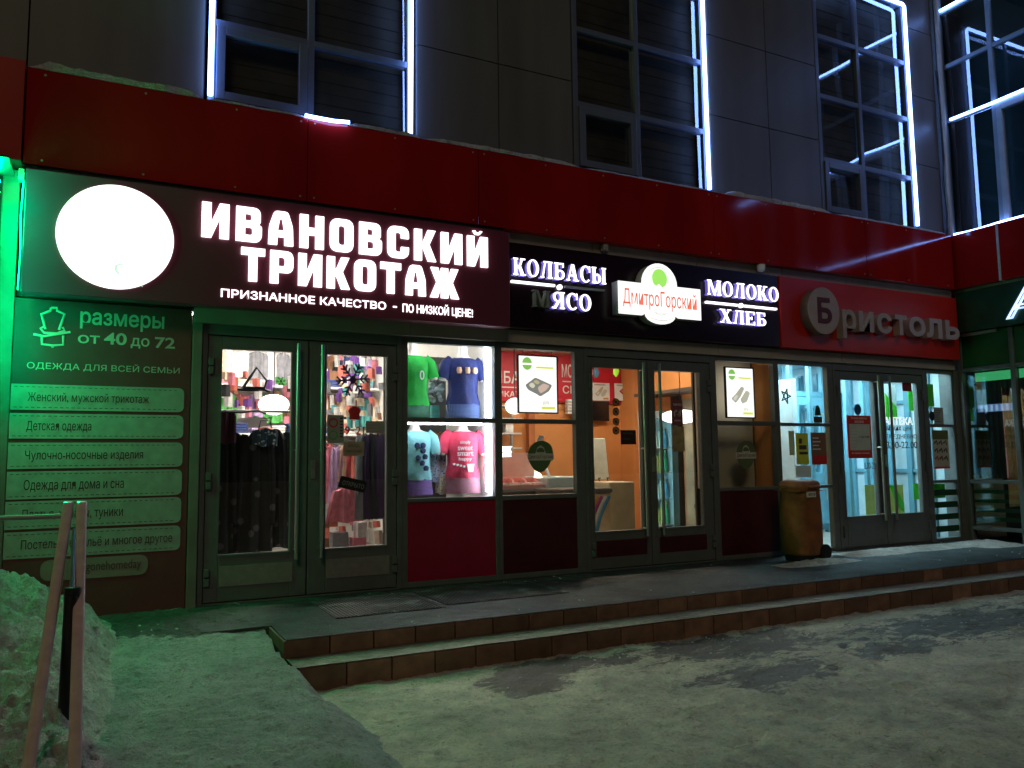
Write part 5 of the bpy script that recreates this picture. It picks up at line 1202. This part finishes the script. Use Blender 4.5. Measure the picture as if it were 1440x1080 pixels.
MB().box(6.716, 7.054, 1.905, 1.911, .21, 1.69).build('glass_door', M['glass'], fr)
BC = [mat('bottle', c, .2) for c in ((.5, .6, .1), (.1, .35, .5), (.6, .62, .55), (.35, .12, .05), (.05, .3, .12), (.55, .45, .1))]
proto = None
for si, z in enumerate(zsf):
    for k in range(4):
        x = 6.765 + k * .08; c = (k * 5 + si * 3 + k // 2) % 6; h = (.30, .26)[si % 2]
        bt = thing('bottle', f'drink bottle on shelf {("lowest", "second lowest", "second highest", "highest")[si]} in the glowing cooler'.replace('on shelf', 'on the').replace(' in the', ' shelf of the'), 'bottle', (x, 2.03, z + .013), f'bottles on the {("lowest", "second lowest", "second highest", "highest")[si]} cooler shelf')
        MB().loft([(x, 2.03, z + .013, .034, .034), (x, 2.03, z + .013 + h * .6, .036, .036), (x, 2.03, z + .013 + h * .8, .016, .016), (x, 2.03, z + .013 + h * .92, .013, .013)], 12).build('bottle_body', BC[c], bt)
        MB().loft([(x, 2.03, z + .014 + h * .92, .016, .016), (x, 2.03, z + .013 + h, .016, .016)], 10).build('cap', BC[(c + 2) % 6], bt)
part_box('column', M['black'], 6.99, 7.08, 1.72, 1.85, .0, 2.0); 
q = thing('wall_poster', 'beige wall poster with dark glasses beside the drinks cooler', 'poster', (7.07, 1.4, .3))
MB().box(7.072, 7.082, .75, 1.70, .12, 1.95).build('sheet', mat('beige wall sheet', (.36, .27, .17), .6, var=.4, scale=3), q)
for y, z in ((1.30, 1.55), (1.22, .98), (1.35, .50)):
    w = MB(); w.add([(7.070, y + .17 * math.cos(a), z + .07 * math.sin(a)) for a in [k * math.pi / 12 for k in range(24)]], [tuple(range(23, -1, -1))]); w.add([(7.069, y + .14 * math.cos(a), z + .012 + .05 * math.sin(a)) for a in [k * math.pi / 12 for k in range(24)]], [])
    w.build('glass_picture', DBR, q)
part_box('ledge', DBR, 6.70, 7.08, 1.0, 2.3, 2.02, 2.06)
t = sheet('hours_sheet', 'plum opening hours sheet on the right sausage shop door', 5.545, 5.70, 1.505, 1.785, mat('plum sheet', (.20, .05, .05), .6), y=.010)
T('8  - 19', 5.575, 5.67, 1.60, 1.66, .005, WT, t, bold=.01, depth=.001); T('00     00', 5.595, 5.68, 1.65, 1.675, .005, WT, t, depth=.001); T('РЕЖИМ РАБОТЫ', 5.57, 5.68, 1.72, 1.745, .005, WT, t, depth=.001); T('ЕЖЕДНЕВНО', 5.58, 5.67, 1.545, 1.565, .005, WT, t, depth=.001)
sheet('kraft_sheet', 'creased kraft paper sheet under the plum hours sheet', 5.545, 5.71, 1.215, 1.49, mat('creased kraft', (.34, .26, .12), .5, var=.4, scale=14), y=.008)
# leaf garlands on the red board
for u, v, c in ((838, 525, (.02, .08, .14)), (866, 523, (.35, .75, .05))):
    p = at(u, v, 2.6); tag(MB().loft([(p.x, 2.6, p.z - .07, .01, .008), (p.x, 2.6, p.z - .03, .05, .012), (p.x + .01, 2.6, p.z + .02, .055, .012), (p.x, 2.6, p.z + .09, .02, .008)], 12).build('paper_leaf', mat('paper leaf', c, .6)), 'bright green paper leaf hanging before the red board' if c[1] > .5 else 'dark blue paper leaf hanging before the red board', 'leaf decoration')

# ------------------------------------------------------------------ pharmacy vestibule
VA = mat('pale blue door aluminium', (.13, .31, .40), .4, var=.05); VG = glass('vestibule glass', (.9, .97, .98), .05)
iv = thing('vestibule_partition', 'pale blue glazed inner partition with doors in the pharmacy vestibule', 'partition', (8.8, 1.8, 0))
q = MB(); xs_ = [7.13, 7.55, 8.35, 9.15, 9.9, 10.42]
for x in xs_: q.box(x - .035, x + .035, 1.77, 1.84, 0, 2.6)
for a, b in zip(xs_, xs_[1:]):
    for z in (2.1, .75, .08): q.box(a + .035, b - .035, 1.775, 1.835, z - .04, z + .04)
q.build('partition_frame', VA, iv, bevel=.004)
for a, b in zip(xs_, xs_[1:]): MB().box(a + .036, b - .036, 1.80, 1.806, .8, 2.05).build('glass_pane', VG, iv)
for a, b in zip(xs_[1:], xs_[2:]):
    MB().hole(a + .05, b - .05, .13, 2.05, a + .16, b - .16, .9, 1.92, 1.73, 1.77).build('inner_door', VA, iv, bevel=.004)
for x in (8.25, 8.45, 9.75): MB().tube([(x, 1.68, .5), (x, 1.68, 1.8)], .014, 8).build('pull_handle', M['chrome'], iv)
q = MB()
for k, x in enumerate((7.3, 7.9, 8.6, 9.4, 10.0)): q.frame(x, x + .5, .1, 2.4, .09, 4.03, 4.095)
q.build('back_door', VA, iv)
q = MB()
for k in range(13): q.box(7.2 + .255 * k, 7.25 + .255 * k, 2.60, 2.66, 0, 2.45)
for z in (.9, 1.9): q.box(7.13, 10.43, 2.662, 2.69, z, z + .05)
for k in range(11): q.box(10.385, 10.435, .35 + .33 * k, .43 + .33 * k, 0, 2.5)
for z in (.9, 1.9): q.box(10.40, 10.433, .36, 4.0, z, z + .05)
for k in range(9): q.box(7.25 + .36 * k, 7.31 + .36 * k, .95, 1.0, 0, 2.5) if k not in (2, 5) else None
q.build('inner_frame', VA, iv)
MB().box(8.30, 8.40, .9, 1.70, 0, 2.2).build('side_post', mat('white blue post', (.6, .7, .75), .5), iv, bevel=.01)
# side wing of the vestibule on the left: white shelving and a glowing bar standing in for a red LED reflection
tag(MB().box(7.42, 7.50, 1.3, 1.36, .75, 1.95).build('led_reflection', em('pink red painted reflection', (1, .25, .28), .9)), 'narrow pink red glowing stand-in for an LED reflection behind the pharmacy side window', 'LED reflection')
GLt = mat('bright green sheet', (.07, .62, .02), .6); YLt = mat('yellow green sheet', (.62, .72, .18), .6); WB = mat('pale cyan sheet', (.66, .80, .80), .6)
def card(label, u0, v0, u1, v1, y, mt, name='sheet', cat='poster', poly=None, pm=None):
    x0, z1 = wp(u0, v0, y); x1, z0 = wp(u1, v1, y); t = thing(name, label, cat, ((x0 + x1) / 2, y, z0))
    MB().box(x0, x1, y, y + .006, z0, z1).build('sheet', mt, t)
    for pl, c in (poly or ()): link('printed_shape', put(shape([[(x0 + a * (x1 - x0), z0 + b * (z1 - z0)) for a, b in pl]], .002), y - .002), c, t)
    return t
card('green and white poster inside the right pharmacy door, near its top', 1243, 540, 1262, 590, .45, WB, poly=(([(0, 0), (1, 0), (1, .35), (0, .75)], GLt),))
card('bright green poster beside the red square on the pharmacy door', 1277, 549, 1296, 578, .45, GLt)
card('yellow green poster low behind the left pharmacy door', 1216, 682, 1232, 726, .45, YLt)
card('green and yellow poster low behind the right pharmacy door', 1250, 682, 1272, 722, .45, YLt, poly=(([(0, 1), (.5, .3), (1, 0), (1, .35), (.4, 1)], GLt),))
card('small green sheet low at the right pharmacy door edge', 1284, 680, 1296, 702, .45, GLt)
card('green panel inside the narrow end window, upper pane', 1304, 540, 1314, 572, .12, GLt)
card('green panel inside the narrow end window, lower pane', 1312, 680, 1330, 700, .12, GLt)
ys = card('yellow notice with a figure on the pharmacy side window', 1119, 609, 1138, 653, .008, mat('yellow notice', (.62, .68, .06), .6))
for z0, z1, w in ((1.30, 1.36, .05), (1.23, 1.28, .12), (1.17, 1.2, .14)): MB().box(7.45, 7.45 + w, .005, .0075, z0, z1).build('print', M['bartext'], ys)
card('white notice strip at the left of the yellow notice', 1109, 606, 1118, 640, .008, mat('pale lime notice', (.55, .66, .40), .6))
bs = card('brown red notice with figures beside the yellow notice', 1140, 608, 1163, 653, .008, mat('brown red notice', (.22, .11, .06), .6), poly=(([(.05, .0), (1, 0), (1, .28), (.05, .28)], RD),))
for k in range(4): MB().box(7.68, 7.78 + .03 * (k % 2), .004, .0075, 1.36 - .045 * k, 1.375 - .045 * k).build('print', M['paper'], bs)
card('white paper low on the pharmacy side window', 1119, 655, 1141, 671, .008, WB)
bl = thing('bell_sticker', 'dark green bell shaped sticker above a small plate on the pharmacy side window', 'sticker', at(1150, 590, .008))
p = at(1150, 578, .008); MB().loft([(p.x, .007, p.z - .055, .05, .003), (p.x, .007, p.z, .045, .003), (p.x, .007, p.z + .05, .03, .003), (p.x, .007, p.z + .07, .008, .003)], 14).build('bell', mat('dark green sticker', (.01, .05, .03), .5), bl)
p = at(1150, 590, .008); MB().box(p.x - .07, p.x + .07, .002, .008, p.z - .04, p.z + .035).build('plate', mat('dark olive plate', (.05, .06, .03), .5), bl)
q = thing('wire_star', 'dark wire star decoration inside the pharmacy side window', 'decoration', at(1105, 557, .25)); w = MB(); p = at(1105, 557, .25)
for k in range(5):
    a = k * 1.257; b = a + 2.513; w.tube([(p.x + .085 * math.cos(a), .25, p.z + .10 * math.sin(a)), (p.x + .085 * math.cos(b), .25, p.z + .10 * math.sin(b))], .008, 6)
w.build('star', mat('dark tinsel green', (.02, .03, .03), .5), q)
# sheets on the pharmacy doors
hs = thing('hours_poster', 'red framed opening hours poster on the left pharmacy door', 'poster', (8.5, 0, 1.1))
MB().box(8.285, 8.715, -.004, .006, 1.115, 1.655).build('sheet', mat('bright red sheet', (.62, .035, .02), .5), hs)
MB().box(8.315, 8.685, -.007, -.0045, 1.215, 1.545).build('white_field', mat('pale green field', (.50, .56, .47), .6), hs)
T('Режим работы', 8.36, 8.64, 1.60, 1.635, -.006, WT, hs, depth=.002); T('магазина', 8.42, 8.58, 1.56, 1.59, -.006, WT, hs, depth=.002)
T('с 9 до 22.00', 8.48, 8.665, 1.37, 1.395, -.0085, M['bartext'], hs, depth=.002); T('без перерыва и выходных', 8.34, 8.66, 1.165, 1.19, -.006, WT, hs, depth=.002)
for k in range(7): MB().box(8.35, 8.44, -.0085, -.0072, 1.25 + .04 * k, 1.255 + .04 * k).build('schedule_line', M['offw'], hs)
ap = thing('door_lettering', 'white and dark opening hours lettering on the right pharmacy door', 'lettering', (9.2, 0, 1.2))
EW = em('white lit film', (.95, 1, 1), .9)
T('АПТЕКА', 8.99, 9.54, 1.545, 1.645, .009, EW, ap, bold=.02, depth=.002)
for tx, x0, x1, z0, z1 in (('низких цен', 8.99, 9.50, 1.455, 1.525), ('ЕЖЕДНЕВНО', 9.00, 9.61, 1.355, 1.42), ('8.00-22.00', 8.995, 9.61, 1.235, 1.325)): T(tx, x0, x1, z0, z1, .009, M['bartext'], ap, bold=.01, depth=.002)
al = thing('door_lettering', 'small dark hours lettering low on the left pharmacy door', 'lettering', (8.7, 0, 1.0))
T('8.00-20', 8.57, 8.775, .975, 1.06, .009, M['bartext'], al, depth=.002)
q = tag(MB().tube([(8.50, .009, 1.70 + 0), (8.50, .007, 1.70)], .001, 4).build('x', M['black']), 'x y z w', 'x') if False else None
def rnd(label, u, v, rx, rz_, mt):
    p = at(u, v, .009); o = [(p.x + rx * math.cos(a), p.z + rz_ * math.sin(a)) for a in [k * math.pi / 14 for k in range(28)]]
    tag(link('round_sticker', put(shape([o], .003), .008), mt), label, 'sticker')
rnd('dark blue oval sticker above the red hours poster', 1206, 576, .065, .07, mat('dark blue sticker', (.01, .06, .14), .5))
rnd('black round sticker on the narrow end window', 1310.5, 585, .055, .065, M['black'])
tag(MB().box(wp(1269, 550, .009)[0], wp(1281, 539, .009)[0], .005, .009, wp(1269, 550, .009)[1], wp(1281, 539, .009)[1]).build('square_sticker', mat('dark red sticker', (.22, .01, .02), .5)), 'small dark red square sticker at the top of the right pharmacy door', 'sticker')
sheet('gray_notice', 'gray text sheet beside the black round sticker', 9.98, 10.18, 1.56, 1.79, GP, y=.009, lines=7)
sp_ = sheet('safety_poster', 'safety poster with rows of dark figures and a red foot on the narrow end window', 9.92, 10.25, .96, 1.48, mat('pale safety sheet', (.46, .44, .36), .6), 'poster', y=.009, head=(mat('olive header', (.12, .14, .05), .6), .24))
for r_ in range(3):
    for c_ in range(3):
        x, z = 9.95 + .095 * c_, 1.30 - .105 * r_; MB().tube([(x, .004, z), (x + .05, .004, z + .035), (x + .065, .004, z - .02)], .014, 6, .2).build('figure', RD if (r_ == 2 and c_ == 0) else M['bartext'], sp_)
MB().box(9.92, 10.25, .005, .0068, .96, .985).build('red_foot', RD, sp_)
for k in range(4):
    tag(MB().box(9.865, 10.355, .004, .010, .12 + .16 * k, .20 + .16 * k).build('film_stripe', mat('dark green film', (.008, .05, .02), .5)), ('lowest dark green film stripe on the narrow end window', 'second lowest dark green film stripe on the end window', 'third dark green film stripe up on the end window', 'highest dark green film stripe on the narrow end window')[k], 'film stripe', 'film stripes on the end window')
# small lit things inside the side wing
tag(MB().box(XR + .15, XR + .16, -1.1, -.16, 2.14, 2.26).build('lit_strip', em('green lit strip', (.12, .75, .28), .8)), 'glowing green strip at the head of the side wing window', 'lit strip')
t = thing('lit_sign', 'small violet glowing sign inside the side wing window', 'lit sign', (XR + .18, -.4, 1.7)); MB().box(XR + .16, XR + .17, -.62, -.16, 1.72, 1.82).build('panel', em('violet sign glow', (.25, .25, .9), .55), t)
for k in range(6): MB().box(XR + .155, XR + .1595, -.58 + .07 * k, -.55 + .07 * k, 1.73, 1.81).build('stroke', em('white violet stroke', (.7, .7, 1), .9), t)
